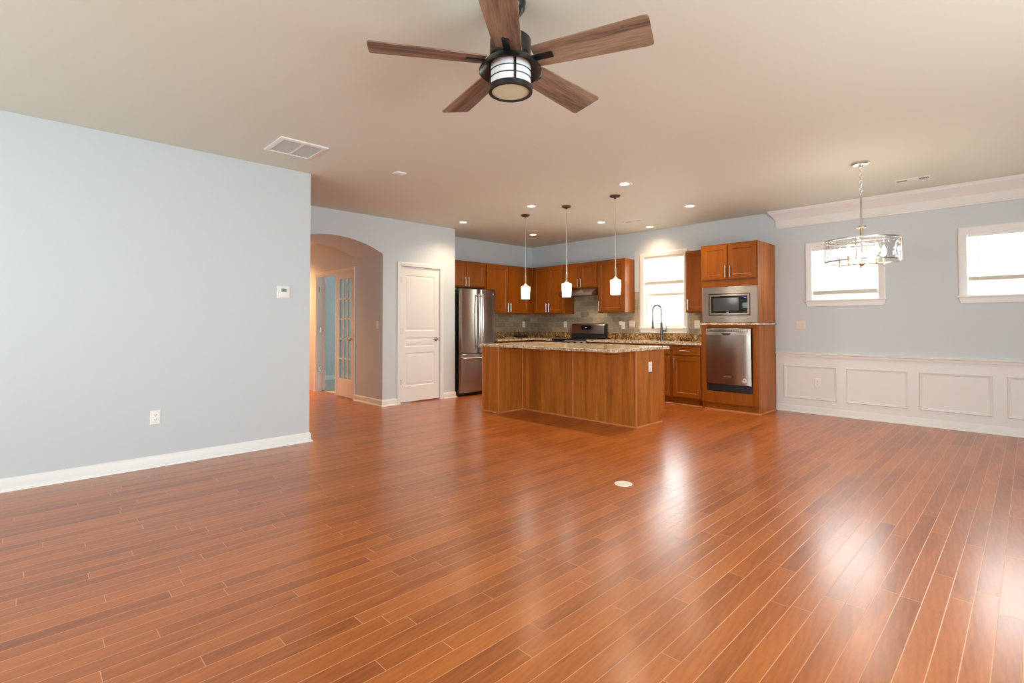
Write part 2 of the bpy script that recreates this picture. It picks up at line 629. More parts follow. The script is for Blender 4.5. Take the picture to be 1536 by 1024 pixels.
def struct(o):
    o['kind'] = 'structure'
    return o


def dup(o, parent=None):
    c = o.copy()
    COL.objects.link(c)
    c.parent = parent
    for ch in list(o.children):
        dup(ch, c)
    return c


def lamp(name, typ, loc, parent, watts, color, **kw):
    l = bpy.data.lights.new(name, typ)
    l.energy, l.color = watts, color
    for k, v in kw.items():
        setattr(l, k, v)
    o = bpy.data.objects.new(name, l)
    COL.objects.link(o)
    o.parent = parent
    o.location = Vector(loc) - Vector(parent['_o'])
    return o


WW, FW, AW, LW = on_y(YW), on_x(XF), on_x(XA), on_x(XL)


def wall_cells(name, axis, a0, a1, u0, u1, z0, z1, holes, mat):
    """a wall slab with rectangular openings; axis is the thickness direction"""
    us = sorted({u0, u1, *[h[0] for h in holes], *[h[1] for h in holes]})
    zs = sorted({z0, z1, *[h[2] for h in holes], *[h[3] for h in holes]})
    mb = MB()
    bm = mb.bm

    def V(a, u, z):
        return Vector((u, a, z)) if axis == 'Y' else Vector((a, u, z))
    solid = {}
    for i in range(len(us) - 1):
        for j in range(len(zs) - 1):
            cu, cz = (us[i] + us[i + 1]) / 2, (zs[j] + zs[j + 1]) / 2
            solid[i, j] = not any(h[0] < cu < h[1] and h[2] < cz < h[3] for h in holes)
    for (i, j), s in solid.items():
        if not s:
            continue
        ua, ub, za, zb = us[i], us[i + 1], zs[j], zs[j + 1]
        for a in (a0, a1):
            bm.faces.new([bm.verts.new(V(a, *p)) for p in ((ua, za), (ub, za), (ub, zb), (ua, zb))])
        for (di, dj), e in (((-1, 0), ((ua, za), (ua, zb))), ((1, 0), ((ub, za), (ub, zb))), ((0, -1), ((ua, za), (ub, za))), ((0, 1), ((ua, zb), (ub, zb)))):
            if not solid.get((i + di, j + dj), False):
                bm.faces.new([bm.verts.new(V(a, *p)) for a, p in ((a0, e[0]), (a0, e[1]), (a1, e[1]), (a1, e[0]))])
    return struct(mb.build(name, mat, smooth=False))


# ------------------------------------------------------------------ the room shell
struct(MB().box(XO - 0.2, XR + 0.2, YB - 0.2, YW + 0.2, -0.12, 0.0).build('floor', 'plank_floor', smooth=False))
struct(MB().box(XO - 0.2, XR + 0.2, YB - 0.2, YW + 0.2, H, H + 0.12).build('ceiling', 'ceiling_paint', smooth=False))
struct(MB().box(XO, -7.385, YH + 0.10, YW, 0.0, 0.014).build('floor_carpet', 'carpet', smooth=False))

WIN = {1: (-4.553, -3.83, 1.124, 2.305), 2: (-2.035, -1.296, 1.500, 2.197), 3: (-0.498, 0.245, 1.500, 2.197), 4: (-9.8, -8.6, 0.8, 2.2)}
wall_cells('wall_window', 'Y', YW, YW + 0.16, XO - 0.1, XR + 0.16, 0, H, list(WIN.values()), 'wall_paint')
wall_cells('wall_back', 'Y', YB - 0.16, YB, XO - 0.1, XR + 0.16, 0, H, [(-4.4, -2.6, 0.6, 2.25), (-1.9, -0.1, 0.6, 2.25)], 'wall_paint')
wall_cells('wall_right', 'X', XR, XR + 0.16, YB, YW, 0, H, [(0.55, 3.45, 0.03, 2.15)], 'wall_paint')
struct(MB().box(XL - 0.12, XL, YB, YE, 0, H, 0.004).build('wall_left', 'wall_paint'))
struct(MB().box(XAB, XF, 5.10, YW, 0, H).build('wall_fridge', 'wall_paint', smooth=False))

# thick wall with the arch and the pantry doorway
ac, az, ar = 3.035, 0.824, 1.5746
y0, y1 = 2.29, YH
a_s, a_e = math.acos((y0 - ac) / ar), math.acos((y1 - ac) / ar)
arch = [(ac + ar * math.cos(a_s + (a_e - a_s) * k / 40), az + ar * math.sin(a_s + (a_e - a_s) * k / 40)) for k in range(41)]
DY0, DY1, DZ = 4.078, 4.80, 2.062
outline = [(YB, 0), (y0, 0)] + arch + [(y1, 0), (DY0, 0), (DY0, DZ), (DY1, DZ), (DY1, 0), (5.10, 0), (5.10, H), (YB, H)]
struct(MB().prism(outline, 'X', XAB, XA).build('wall_arch', 'wall_paint', angle=20))

# hall and the room beyond
wall_cells('wall_hall_right', 'Y', YH, YH + 0.12, XO, XAB, 0, H, [(-8.84, -7.462, -0.001, 2.035)], 'hall_paint')
struct(MB().box(XO, XAB, 1.9, 2.0, 0, H).build('wall_hall_left', 'hall_paint', smooth=False))
struct(MB().box(XO - 0.1, XO, YB, YW, 0, H).build('wall_hall_end', 'hall_paint', smooth=False))
struct(MB().box(XE - 0.1, XE, YH + 0.12, YW, 0, H).build('wall_study', 'wall_paint', smooth=False))


def base_run(name, runs):
    """runs: (wall map, u0, u1)"""
    mb = MB()
    for m, u0, u1, e0, e1 in runs:
        prof = [(0, 0.0), (0.013, 0.0), (0.013, 0.072), (0.010, 0.082), (0.004, 0.092), (0, 0.094)]
        mb.poly([[m(u0 - e0 * d, d, z) for d, z in prof], [m(u1 + e1 * d, d, z) for d, z in prof]])
        sh = [(0.013, 0.0), (0.028, 0.0), (0.027, 0.008), (0.022, 0.016), (0.013, 0.020)]
        mb.poly([[m(u0 - e0 * d, d, z) for d, z in sh], [m(u1 + e1 * d, d, z) for d, z in sh]])
    return struct(mb.build(name, 'trim_white', angle=25))


end_m = lambda u, d, z: Vector((u, YE + d, z))
base_run('baseboard_left', [(LW, YB, YE, 0, 1), (end_m, XL - 0.12, XL, 1, 1)])
jamb_m = on_y(YH)
base_run('baseboard_arch', [(AW, YH, 4.022, 1, 0), (AW, 4.864, 5.10, 0, 1), (lambda u, d, z: Vector((u, 5.10 + d, z)), XF + 0.45, XA, 0, 1),
                            (jamb_m, -7.402, XA, 0, 1), (AW, YB, 2.29, 0, 0)])
base_run('baseboard_study', [(on_x(XE), YH + 0.12, YW, 0, 0)])
base_run('baseboard_window', [(WW, -2.483, XR, 0, 0)])

# wainscot below the chair rail
struct(MB().box(-2.483, XR, YW - 0.004, YW, 0.0, 0.745).build('trim_1', 'trim_white', smooth=False))
rail = [(0, 0.728), (0.012, 0.730), (0.014, 0.748), (0.022, 0.752), (0.024, 0.775), (0.034, 0.782), (0.036, 0.797), (0.030, 0.803), (0, 0.806)]
struct(MB().poly([[WW(-2.478, d, z) for d, z in rail], [WW(XR, d, z) for d, z in rail]]).build('trim_2', 'trim_white', angle=25))
pm = [(0, 0.003), (0, 0.010), (0.006, 0.018), (0.014, 0.016), (0.020, 0.010), (0.028, 0.009), (0.032, 0.003)]
px = [(-2.383, -1.755), (-1.648, -1.028), (-0.923, -0.303), (-0.191, 0.43), (0.54, 1.16), (1.27, 1.89)]
for k, (a, b) in enumerate(px):
    struct(MB().panel(WW, a, b, 0.184, 0.628, pm, fill=False, back=False).build('trim_%d' % (3 + k), 'trim_white', angle=25))
# crown with frieze, returned at its left end
cp = [(0.0, 2.498), (0.020, 2.500), (0.022, 2.512), (0.014, 2.520), (0.012, 2.528), (0.012, 2.612), (0.022, 2.622), (0.030, 2.640),
      (0.062, 2.684), (0.085, 2.704), (0.092, 2.722), (0.098, 2.726), (0.098, H), (0.0, H)]
struct(MB().poly([[WW(-2.455 - d * 0.9, d, z) for d, z in cp], [WW(XR, d, z) for d, z in cp]]).build('trim_9', 'trim_white', angle=22))
# door casings: pantry and the double doors of the hall
cs = [(0, 0.0), (0, 0.016), (0.008, 0.019), (0.030, 0.017), (0.046, 0.011), (0.056, 0.010), (0.056, 0.0)]


def casing_u(m, a, b, z0, z1, prof=cs):
    """casing round the left, top and right of an opening; a, b, z1 are its outer edges"""
    return MB().poly([[m(a + i, d, z0) for i, d in prof], [m(a + i, d, z1 - i) for i, d in prof], [m(b - i, d, z1 - i) for i, d in prof], [m(b - i, d, z0) for i, d in prof]])


struct(casing_u(AW, DY0 - 0.056, DY1 + 0.062, 0, DZ + 0.057).build('trim_10', 'trim_white', angle=25))
struct(casing_u(jamb_m, -8.90, -7.402, 0, 2.095).build('trim_11', 'trim_white', angle=25))
# lining of the hall doorway
lin = MB()
lin.box(-8.842, -8.826, YH, YH + 0.12, 0, 2.02).box(-7.476, -7.462, YH, YH + 0.12, 0, 2.02).box(-8.842, -7.462, YH, YH + 0.12, 2.02, 2.036)
struct(lin.build('trim_12', 'trim_white', smooth=False))
# crown moulding of the hall
hc = [(0.0, 2.62), (0.012, 2.62), (0.02, 2.65), (0.07, 2.71), (0.085, H), (0, H)]
struct(MB().poly([[jamb_m(XO, d, z) for d, z in hc], [jamb_m(XAB, d, z) for d, z in hc]]).build('trim_13', 'trim_white', angle=25))

# ------------------------------------------------------------------ doors
door = struct(MB().box(DY0 + 0.004, DY1 - 0.004, -0.060, -0.030, 0.022, DZ - 0.004, 0.0, AW).build('door_1', 'trim_white', loc=(XA, DY0, 0)))
d0, d1 = DY0 + 0.004, DY1 - 0.004
fr = MB()
st = 0.088
rows = [(0.255, 0.755), (0.845, 0.985), (1.085, 1.93)]
zc = [0.022] + [v for r in rows for v in r] + [DZ - 0.004]
fr.box(d0, d0 + st, -0.030, -0.018, 0.022, DZ - 0.004, 0, AW).box(d1 - st, d1, -0.030, -0.018, 0.022, DZ - 0.004, 0, AW)
for za, zb in zip(zc[0::2], zc[1::2]):
    fr.box(d0 + st, d1 - st, -0.030, -0.018, za, zb, 0, AW)
fr.build('stile_frame', 'trim_white', door)
for za, zb in rows:
    MB().panel(AW, d0 + st, d1 - st, za, zb, [(0, -0.030), (0, -0.018), (0.010, -0.026), (0.020, -0.027), (0.042, -0.020), (0.05, -0.019)]).build('raised_panel', 'trim_white', door, angle=15)
for z in (1.85, 1.085, 0.32):
    hg = MB()
    hg.lathe(AW(DY0 + 0.001, -0.008, z), [(0.006, -0.045), (0.006, 0.045)], 10)
    hg.box(DY0 + 0.001, DY0 + 0.026, -0.0185, -0.016, z - 0.042, z + 0.042, 0, AW)
    hg.build('hinge', 'dark_nickel', door)
hn = MB()
hn.lathe(AW(d1 - 0.062, -0.018, 0.955), [(0.030, 0.0), (0.031, 0.005), (0.024, 0.012)], 20, axis='X')
hn.tube([AW(d1 - 0.062, -0.01, 0.955), AW(d1 - 0.062, 0.035, 0.955)], 0.010)
hn.tube([AW(d1 - 0.055, 0.035, 0.955), AW(d1 - 0.10, 0.037, 0.957), AW(d1 - 0.135, 0.036, 0.953), AW(d1 - 0.160, 0.034, 0.948)], [0.010, 0.009, 0.008, 0.006])
hn.build('lever_handle', 'dark_nickel', door)
MB().box(d1 + 0.0, d1 + 0.0035, -0.03, -0.014, 0.915, 0.99, 0, AW).build('strike_plate', 'dark_nickel', door)


def french_leaf(name, m, w, handle_at=None):
    """a five-row glazed leaf drawn in its own frame: u 0..w, thickness d 0..0.04"""
    f = MB()
    zt, zb, s = 2.012, 0.016, 0.075
    g0, g1 = 0.30, 1.925
    f.box(0, s, 0, 0.04, zb, zt, 0, m).box(w - s, w, 0, 0.04, zb, zt, 0, m).box(s, w - s, 0, 0.04, zb, g0, 0, m).box(s, w - s, 0, 0.04, g1, zt, 0, m)
    L = struct(f.build(name, 'trim_white', smooth=False))
    mu = MB()
    for k in (1, 2):
        u = s + (w - 2 * s) * k / 3
        mu.box(u - 0.010, u + 0.010, 0.006, 0.034, g0, g1, 0, m)
    for k in range(1, 5):
        z = g0 + (g1 - g0) * k / 5
        mu.box(s, w - s, 0.006, 0.034, z - 0.010, z + 0.010, 0, m)
    mu.build('muntin_grid', 'trim_white', L, smooth=False)
    MB().box(s, w - s, 0.018, 0.022, g0, g1, 0, m).build('glass', 'lite_glass', L, smooth=False)
    return L


leaf = french_leaf('door_2', lambda u, d, z: Vector((-8.066 + u, YH + 0.012 + d, z)), 0.586)
MB().box(-8.095, -8.060, YH + 0.002, YH + 0.014, 0.016, 2.012).build('astragal', 'trim_white', leaf, smooth=False)
kb = MB()
kb.lathe((-7.50, YH + 0.012, 0.95), [(0.012, 0.0), (0.010, -0.03), (0.026, -0.04), (0.028, -0.055), (0.016, -0.066)], 16, axis='Y')
kb.build('door_knob', 'nickel', leaf)
hx, hy = -8.822, YH + 0.115
la = math.atan2(0.42, -0.91)
lc, ls = math.cos(la), math.sin(la)
leaf2 = french_leaf('door_3', lambda u, d, z: Vector((hx + u * lc - d * ls * -1 * -1, hy + u * ls + d * lc * -1 * -1, z)) + Vector((0.02, 0.03, 0)), 0.70)
for z in (1.80, 1.09, 0.40):
    hb = MB()
    hb.lathe((hx + 0.012, hy - 0.06, z), [(0.016, -0.05), (0.016, 0.05)], 10)
    hb.build('hinge', 'dark_nickel', leaf2)

# ------------------------------------------------------------------ windows
KN = 0


def window(n, cw=0.064, sash='single'):
    u0, u1, z0, z1 = WIN[n]
    o = u0 - cw, u1 + cw, z1 + cw
    prof = [(0, 0.0), (0, 0.018), (0.010, 0.022), (0.040, 0.018), (0.056, 0.011), (cw, 0.010), (cw, 0.0)]
    W = struct(casing_u(WW, o[0], o[1], z0, o[2], prof).build('window_%d' % n, 'trim_white', loc=WW(u0, 0, z0), angle=25))
    j = MB()                                                     # jamb lining
    j.box(u0, u0 + 0.008, -0.15, 0, z0, z1, 0, WW).box(u1 - 0.008, u1, -0.15, 0, z0, z1, 0, WW).box(u0 + 0.008, u1 - 0.008, -0.15, 0, z1 - 0.008, z1, 0, WW)
    j.build('jamb_lining', 'vinyl_white', W, smooth=False)
    s = MB()
    s.box(o[0] - 0.018, o[1] + 0.018, 0, 0.040, z0 - 0.020, z0, 0.004, WW)
    s.box(u0 + 0.008, u1 - 0.008, -0.15, 0.002, z0 - 0.004, z0 + 0.002, 0, WW)
    s.build('sill', 'trim_white', W)
    ap = [(o[0] + 0.0, z0 - 0.020), (o[1] - 0.0, z0 - 0.020), (o[1] - 0.016, z0 - 0.082), (o[0] + 0.016, z0 - 0.082)]
    MB().poly([[WW(a, 0.0, z) for a, z in ap], [WW(a, 0.017, z) for a, z in ap]]).build('apron', 'trim_white', W, smooth=False)

    def sash_frame(nm, a, b, za, zb, d, fw_, th=0.035):
        f = MB()
        f.panel(WW, a, b, za, zb, [(0, d - th), (0, d), (fw_ - 0.008, d), (fw_, d - 0.010), (fw_, d - th)], fill=False, back=False)
        f.build(nm, 'vinyl_shade', W, smooth=False)
        MB().box(a + fw_ - 0.004, b - fw_ + 0.004, d - 0.022, d - 0.018, za + fw_ - 0.004, zb - fw_ + 0.004, 0, WW).build('pane', 'window_glass', W, smooth=False)
    if sash == 'double':
        zm = 1.69
        sash_frame('upper_sash', u0 + 0.008, u1 - 0.008, zm - 0.03, z1 - 0.008, -0.105, 0.045)
        sash_frame('lower_sash', u0 + 0.008, u1 - 0.008, z0 + 0.002, zm, -0.065, 0.045)
    else:
        sash_frame('sash', u0 + 0.008, u1 - 0.008, z0 + 0.002, z1 - 0.008, -0.085, 0.035)
    return W


window(1, sash='double')
window(2)
window(3)
window(4)  # unseen study window, added to bring light into that room


def far_window(n, axis, a, u0, u1, z0, z1, nu):
    """windows behind and beside the camera that let the daylight in"""
    f = MB()
    V = (lambda u, d, z: Vector((u, a + d, z))) if axis == 'Y' else (lambda u, d, z: Vector((a - d, u, z)))
    prof = [(-0.07, 0.001), (-0.07, 0.018), (0.0, 0.012), (0.0, -0.10), (0.05, -0.10), (0.05, -0.13), (0.0, -0.13)]
    f.panel(V, u0, u1, z0, z1, prof, fill=False, back=False)
    W = struct(f.build('window_%d' % n, 'trim_white', smooth=False))
    mu = MB()
    for k in range(1, nu):
        u = u0 + (u1 - u0) * k / nu
        mu.box(u - 0.03, u + 0.03, -0.13, -0.10, z0 + 0.05, z1 - 0.05, 0, V)
    if nu > 1:
        mu.build('mullion', 'trim_white', W, smooth=False)
    MB().box(u0 + 0.045, u1 - 0.045, -0.118, -0.113, z0 + 0.045, z1 - 0.045, 0, V).build('pane', 'window_glass', W, smooth=False)


far_window(5, 'Y', YB, -4.4, -2.6, 0.6, 2.25, 2)
far_window(6, 'Y', YB, -1.9, -0.1, 0.6, 2.25, 2)
far_window(7, 'X', XR, 0.55, 3.45, 0.03, 2.15, 3)


def blind(label, n, rail_z, rail_h, wand_u, tilt=-0.25):
    u0, u1, z0, z1 = WIN[n]
    a, b = u0 + 0.014, u1 - 0.014
    dep = -0.030
    T = thing('window_blind', label, 'blind', tuple(WW((a + b) / 2, dep, z1 - 0.009)), 'raised white window blinds')
    MB().box(a, b, dep - 0.022, dep + 0.022, z1 - 0.048, z1 - 0.0085, 0.002, WW).build('headrail', 'vinyl_white', T)
    s = MB()
    z = z1 - 0.075
    while z > rail_z + rail_h + 0.02:
        hw = 0.023
        pts = [(-hw, -tilt * hw), (-hw * 0.4, 0.0022 - tilt * hw * 0.4), (hw * 0.4, 0.0022 + tilt * hw * 0.4), (hw, tilt * hw)]
        lo = [WW(a + 0.004, dep + p, z + q) for p, q in pts]
        lo2 = [WW(b - 0.004, dep + p, z + q) for p, q in pts]
        s.poly([lo, lo2], False, False, False)
        z -= 0.042
    s.build('slats', 'blind_slat', T, fixn=False)
    r = MB()
    r.box(a + 0.002, b - 0.002, dep - 0.024, dep + 0.024, rail_z, rail_z + 0.018, 0.004, WW)
    prof = []
    zz = rail_z + 0.0185
    while zz < rail_z + rail_h:
        prof += [(0.019, zz), (0.0235, zz + 0.0015), (0.0235, zz + 0.0045), (0.019, zz + 0.006)]
        zz += 0.0062
    rim = prof + [(-d_, z_) for d_, z_ in reversed(prof)]
    r.poly([[WW(u_, dep + d_, z_) for d_, z_ in rim] for u_ in (a + 0.004, b - 0.004)])
    r.build('bottom_rail', 'vinyl_shade', T)
    for u in (a + 0.09, b - 0.09):
        c = MB()
        for d in (-0.022, 0.022):
            c.tube([WW(u, dep + d, z1 - 0.04), WW(u, dep + d, rail_z + 0.01)], 0.0009, 5)
        c.build('ladder_cord', 'vinyl_white', T)
    w = MB()
    w.tube([WW(wand_u, dep + 0.030, z1 - 0.04), WW(wand_u, dep + 0.030, z0 + 0.03)], 0.0035, 6)
    w.build('tilt_wand', 'vinyl_shade', T)


blind('raised white slatted blind in the tall window over the kitchen sink', 1, 1.832, 0.055, -4.487)
blind('raised white slatted blind in the small window behind the chandelier', 2, 1.566, 0.055, -1.937)
blind('raised white slatted blind in the small window at the right edge, beyond the chandelier', 3, 1.660, 0.045, -0.392)

# ------------------------------------------------------------------ cabinets
DP = [(0, 0.0), (0, 0.017), (0.003, 0.020), (0.056, 0.020), (0.062, 0.016), (0.070, 0.0115), (0.074, 0.0115)]


def shift(m, d0):
    return lambda u, d, z: m(u, d + d0, z)


def cab_door(par, m, u0, u1, z0, z1, d, handle=None, name='door', prof=DP):
    D = MB().panel(shift(m, d + 0.001), u0, u1, z0, z1, prof).build(name, 'cabinet_wood', par, angle=12)
    if handle:
        pull(D, m, d + 0.021, *handle)
    return D


def pull(par, m, d, u, z, vert=True, ln=0.128):
    h = MB()
    if vert:
        e = [(u, z - ln / 2), (u, z + ln / 2)]
        bar = [m(u, d + 0.028, z - ln / 2 - 0.018), m(u, d + 0.028, z + ln / 2 + 0.018)]
    else:
        e = [(u - ln / 2, z), (u + ln / 2, z)]
        bar = [m(u - ln / 2 - 0.018, d + 0.028, z), m(u + ln / 2 + 0.018, d + 0.028, z)]
    h.tube(bar, 0.0058, 10)
    for a, b in e:
        h.tube([m(a, d - 0.0005, b), m(a, d + 0.026, b)], 0.0045, 8)
    h.build('handle', 'nickel', par)


def upper(label, m, u0, u1, z0, z1, doors, hz=None, dep=0.308, loc=None):
    T = thing('upper_cabinet', label, 'cabinet', tuple(m((u0 + u1) / 2, 0, z0)), 'wall cabinets of the kitchen')
    c = MB()
    c.box(u0, u1, 0.011, dep, z0, z1, 0.0015, m)
    c.build('body', 'cabinet_wood', T)
    for a, b, hu in doors:
        cab_door(T, m, a, b, z0 + 0.022, z1 - 0.028, dep, (hu, (hz or z0 + 0.12)) if hu is not None else None)
    return T


ZT = 2.283
upper('short two-door cinnamon cabinet mounted above the refrigerator', FW, 5.115, 5.99, 1.825, ZT, [(5.14, 5.546, 5.515), (5.552, 5.968, 5.585)], 1.92)
upper('tall two-door cinnamon wall cabinet between refrigerator and kitchen corner', FW, 5.994, 7.2305, 1.372, ZT, [(6.018, 6.556, 6.526), (6.564, 7.10, 6.596)])
upper('two-door cinnamon wall cabinet left of the range hood, at the corner', WW, -6.8405, -6.035, 1.372, ZT, [(-6.775, -6.415, -6.445), (-6.409, -6.055, -6.379)])
upper('short two-door cinnamon cabinet directly above the range hood', WW, -6.03, -5.276, 1.822, ZT, [(-6.008, -5.656, -5.686), (-5.650, -5.30, -5.62)], 1.915)
upper('single-door cinnamon wall cabinet between range hood and sink window', WW, -5.272, -4.722, 1.378, ZT, [(-5.25, -4.745, -5.222)])
upper('narrow cinnamon wall cabinet between sink window and microwave', WW, -3.650, -3.256, 1.355, ZT, [(-3.628, -3.30, -3.596)])


def base_cab(label, m, u0, u1, fronts, dep=0.60, top=0.884, cut=None):
    T = thing('base_cabinet', label, 'cabinet', tuple(m((u0 + u1) / 2, dep / 2, 0)), 'base cabinets along the kitchen walls')
    c = MB()
    c.box(u0, u1, 0.02, dep, 0.105, top, 0.0015, m)
    c.build('body', 'cabinet_wood', T)
    MB().box(u0, u1, 0.02, dep - 0.065, 0.0, 0.104, 0, m).build('toe_kick', 'cabinet_wood', T, smooth=False)
    for kind, a, b, za, zb, hd in fronts:
        if kind == 'door':
            cab_door(T, m, a, b, za, zb, dep, hd)
        else:
            D = MB().panel(shift(m, dep + 0.001), a, b, za, zb, [(0, 0), (0, 0.014), (0.006, 0.020), (0.012, 0.020)]).build('drawer', 'cabinet_wood', T, angle=12)
            if hd:
                pull(D, m, dep + 0.021, hd[0], hd[1], False)
    return T


base_cab('base cabinet with one drawer and door, against the dishwasher tower', WW, -3.728, -3.258,
         [('drawer', -3.706, -3.285, 0.735, 0.858, (-3.50, 0.797)), ('door', -3.706, -3.285, 0.125, 0.712, (-3.672, 0.61))])
base_cab('two-door sink base cabinet below the kitchen window', WW, -4.64, -3.731,
         [('drawer', -4.61, -4.19, 0.735, 0.858, None), ('drawer', -4.18, -3.76, 0.735, 0.858, None), ('door', -4.61, -4.19, 0.125, 0.712, (-4.225, 0.61)), ('door', -4.18, -3.76, 0.125, 0.712, (-4.145, 0.61))])
base_cab('base cabinet between the range and the sink cabinet', WW, -5.262, -4.643,
         [('drawer', -5.24, -4.665, 0.735, 0.858, (-4.95, 0.797)), ('door', -5.24, -4.955, 0.125, 0.712, (-4.985, 0.61)), ('door', -4.949, -4.665, 0.125, 0.712, (-4.92, 0.61))])
base_cab('blind corner base cabinet left of the range', WW, -6.545, -6.045, [('drawer', -6.50, -6.07, 0.735, 0.858, (-6.28, 0.797)), ('door', -6.50, -6.07, 0.125, 0.712, (-6.10, 0.61))])
base_cab('base cabinet between refrigerator and kitchen corner', FW, 6.005, YW - 0.02,
         [('drawer', 6.03, 6.45, 0.735, 0.858, (6.24, 0.797)), ('door', 6.03, 6.45, 0.125, 0.712, (6.07, 0.61)), ('drawer', 6.46, 6.86, 0.735, 0.858, (6.66, 0.797)), ('door', 6.46, 6.86, 0.125, 0.712, (6.50, 0.61))])
base_shoe = MB()
shoe = [(0, 0), (0.016, 0), (0.015, 0.008), (0.010, 0.014), (0, 0.017)]
base_shoe.poly([[WW(-5.262, 0.536 + d, z) for d, z in shoe], [WW(-3.256, 0.536 + d, z) for d, z in shoe]])
struct(base_shoe.build('trim_14', 'island_trim'))

# counter tops with their granite upstands
ct = MB()
ct.prism([(XF + 0.002, 5.998), (XF + 0.645, 5.998), (XF + 0.645, YW - 0.645), (-6.042, YW - 0.645), (-6.042, YW - 0.002), (XF + 0.002, YW - 0.002)], 'Z', 0.886, 0.918)
CT1 = tag(ct.build('countertop', 'granite', loc=(-6.8, 7.2, 0.886), smooth=False), 'speckled granite worktop in the corner between refrigerator and range', 'countertop')
u = MB()
u.box(XF + 0.0105, XF + 0.030, 5.998, YW - 0.031, 0.9185, 1.028, 0.001).box(XF + 0.0105, -6.042, YW - 0.030, YW - 0.0105, 0.9185, 1.028, 0.001)
u.build('upstand', 'granite_splash', CT1)
ct = MB()
ct.prism([(-5.264, YW - 0.645), (-3.256, YW - 0.645), (-3.256, YW - 0.002), (-5.264, YW - 0.002)], 'Z', 0.886, 0.918)
CT2 = tag(ct.build('countertop', 'granite', loc=(-4.2, 7.2, 0.886), smooth=False), 'speckled granite worktop along the sink window, right of the range', 'countertop')
u = MB()
u.box(-5.264, -3.262, YW - 0.030, YW - 0.0105, 0.9185, 1.028, 0.001)
u.build('upstand', 'granite_splash', CT2)

# tiled backsplash (one continuous facing on both kitchen walls)
tb = MB()
tb.box(XF + 0.001, XF + 0.010, 5.998, YW - 0.010, 0.919, 1.371)
tb.box(XF + 0.001, -6.036, YW - 0.010, YW - 0.001, 0.919, 1.371)
tb.box(-6.036, -5.273, YW - 0.010, YW - 0.001, 0.919, 1.80)
tb.box(-5.273, -4.722, YW - 0.010, YW - 0.001, 0.919, 1.376)
tb.box(-4.7215, -4.640, YW - 0.010, YW - 0.001, 0.919, 1.725)
tb.box(-4.640, -3.744, YW - 0.010, YW - 0.001, 0.919, 1.039)
tb.box(-3.744, -3.258, YW - 0.010, YW - 0.001, 0.919, 1.354)
tag(tb.build('tile_backsplash', 'slate_tile', loc=(-6.0, YW, 0.919), smooth=False), 'grey-brown slate brick tile facing below the wall cabinets', 'backsplash')

# ------------------------------------------------------------------ tall appliance tower
TX0, TX1, TD = -3.250, -2.485, 0.620
T = thing('appliance_cabinet', 'tall cinnamon cabinet tower holding the microwave and dishwasher', 'cabinet', (-2.87, YW - 0.3, 0))
sd = MB()
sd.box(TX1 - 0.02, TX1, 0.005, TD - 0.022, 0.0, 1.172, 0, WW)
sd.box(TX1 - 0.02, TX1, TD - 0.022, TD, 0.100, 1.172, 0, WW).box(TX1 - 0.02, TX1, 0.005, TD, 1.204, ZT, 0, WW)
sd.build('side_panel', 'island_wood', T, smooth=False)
sd = MB()
sd.box(TX0, TX0 + 0.02, 0.035, TD, 0.0, 1.172, 0, WW).box(TX0, TX0 + 0.02, 0.015, TD, 1.204, ZT, 0, WW)
sd.build('side_panel', 'cabinet_wood', T, smooth=False)
DWX0, DWX1 = -3.176, -2.560
ff = MB()
ff.box(TX0, DWX0, TD, TD + 0.020, 0.105, 1.172, 0.001, WW).box(DWX1, TX1, TD, TD + 0.020, 0.105, 1.172, 0.001, WW)
ff.box(DWX0, DWX1, TD, TD + 0.020, 0.105, 0.262, 0, WW).box(DWX0, DWX1, TD, TD + 0.020, 1.136, 1.172, 0, WW)
ff.build('face_frame', 'cabinet_wood', T)
uf = MB()
uf.box(TX0, TX0 + 0.05, TD, TD + 0.018, 1.204, ZT, 0, WW).box(TX1 - 0.03, TX1, TD, TD + 0.018, 1.204, ZT, 0, WW)
uf.box(TX0 + 0.05, TX1 - 0.03, TD, TD + 0.018, 1.66, ZT, 0, WW)
uf.build('upper_frame', 'cabinet_wood', T, smooth=False)
MB().box(TX0 + 0.02, TX1 - 0.02, 0.012, TD, ZT - 0.02, ZT, 0, WW).build('top_board', 'cabinet_wood', T, smooth=False)
MB().box(TX0 + 0.02, TX1 - 0.02, 0.02, TD - 0.004, 1.765, 1.783, 0, WW).build('shelf_board', 'cabinet_wood', T, smooth=False)
cab_door(T, WW, TX0 + 0.020, -2.868, 1.795, ZT - 0.022, TD + 0.017, (-2.896, 1.90))
cab_door(T, WW, -2.862, TX1 - 0.012, 1.795, ZT - 0.022, TD + 0.017, (-2.832, 1.90))
MB().box(TX0, TX1 - 0.02, TD - 0.030, TD - 0.0225, 0.0, 0.104, 0, WW).build('toe_kick', 'cabinet_wood', T, smooth=False)
sh = MB()
sh.poly([[WW(TX0, TD - 0.022 + d, z) for d, z in shoe], [WW(TX1, TD - 0.022 + d, z) for d, z in shoe]])
sh.poly([[Vector((TX1 + d, YW - TD + 0.022 - 0.014, z)) for d, z in shoe], [Vector((TX1 + d, YW - 0.03, z)) for d, z in shoe]])
sh.build('shoe_moulding', 'island_trim', T)
gl = MB()
gl.box(TX0 - 0.012, TX1 + 0.022, 0.012, TD + 0.045, 1.1735, 1.203, 0.006, WW)
tag(gl.build('granite_ledge', 'granite', loc=tuple(WW(-2.87, 0.3, 1.1735))), 'thin granite ledge between the microwave and the dishwasher', 'ledge')

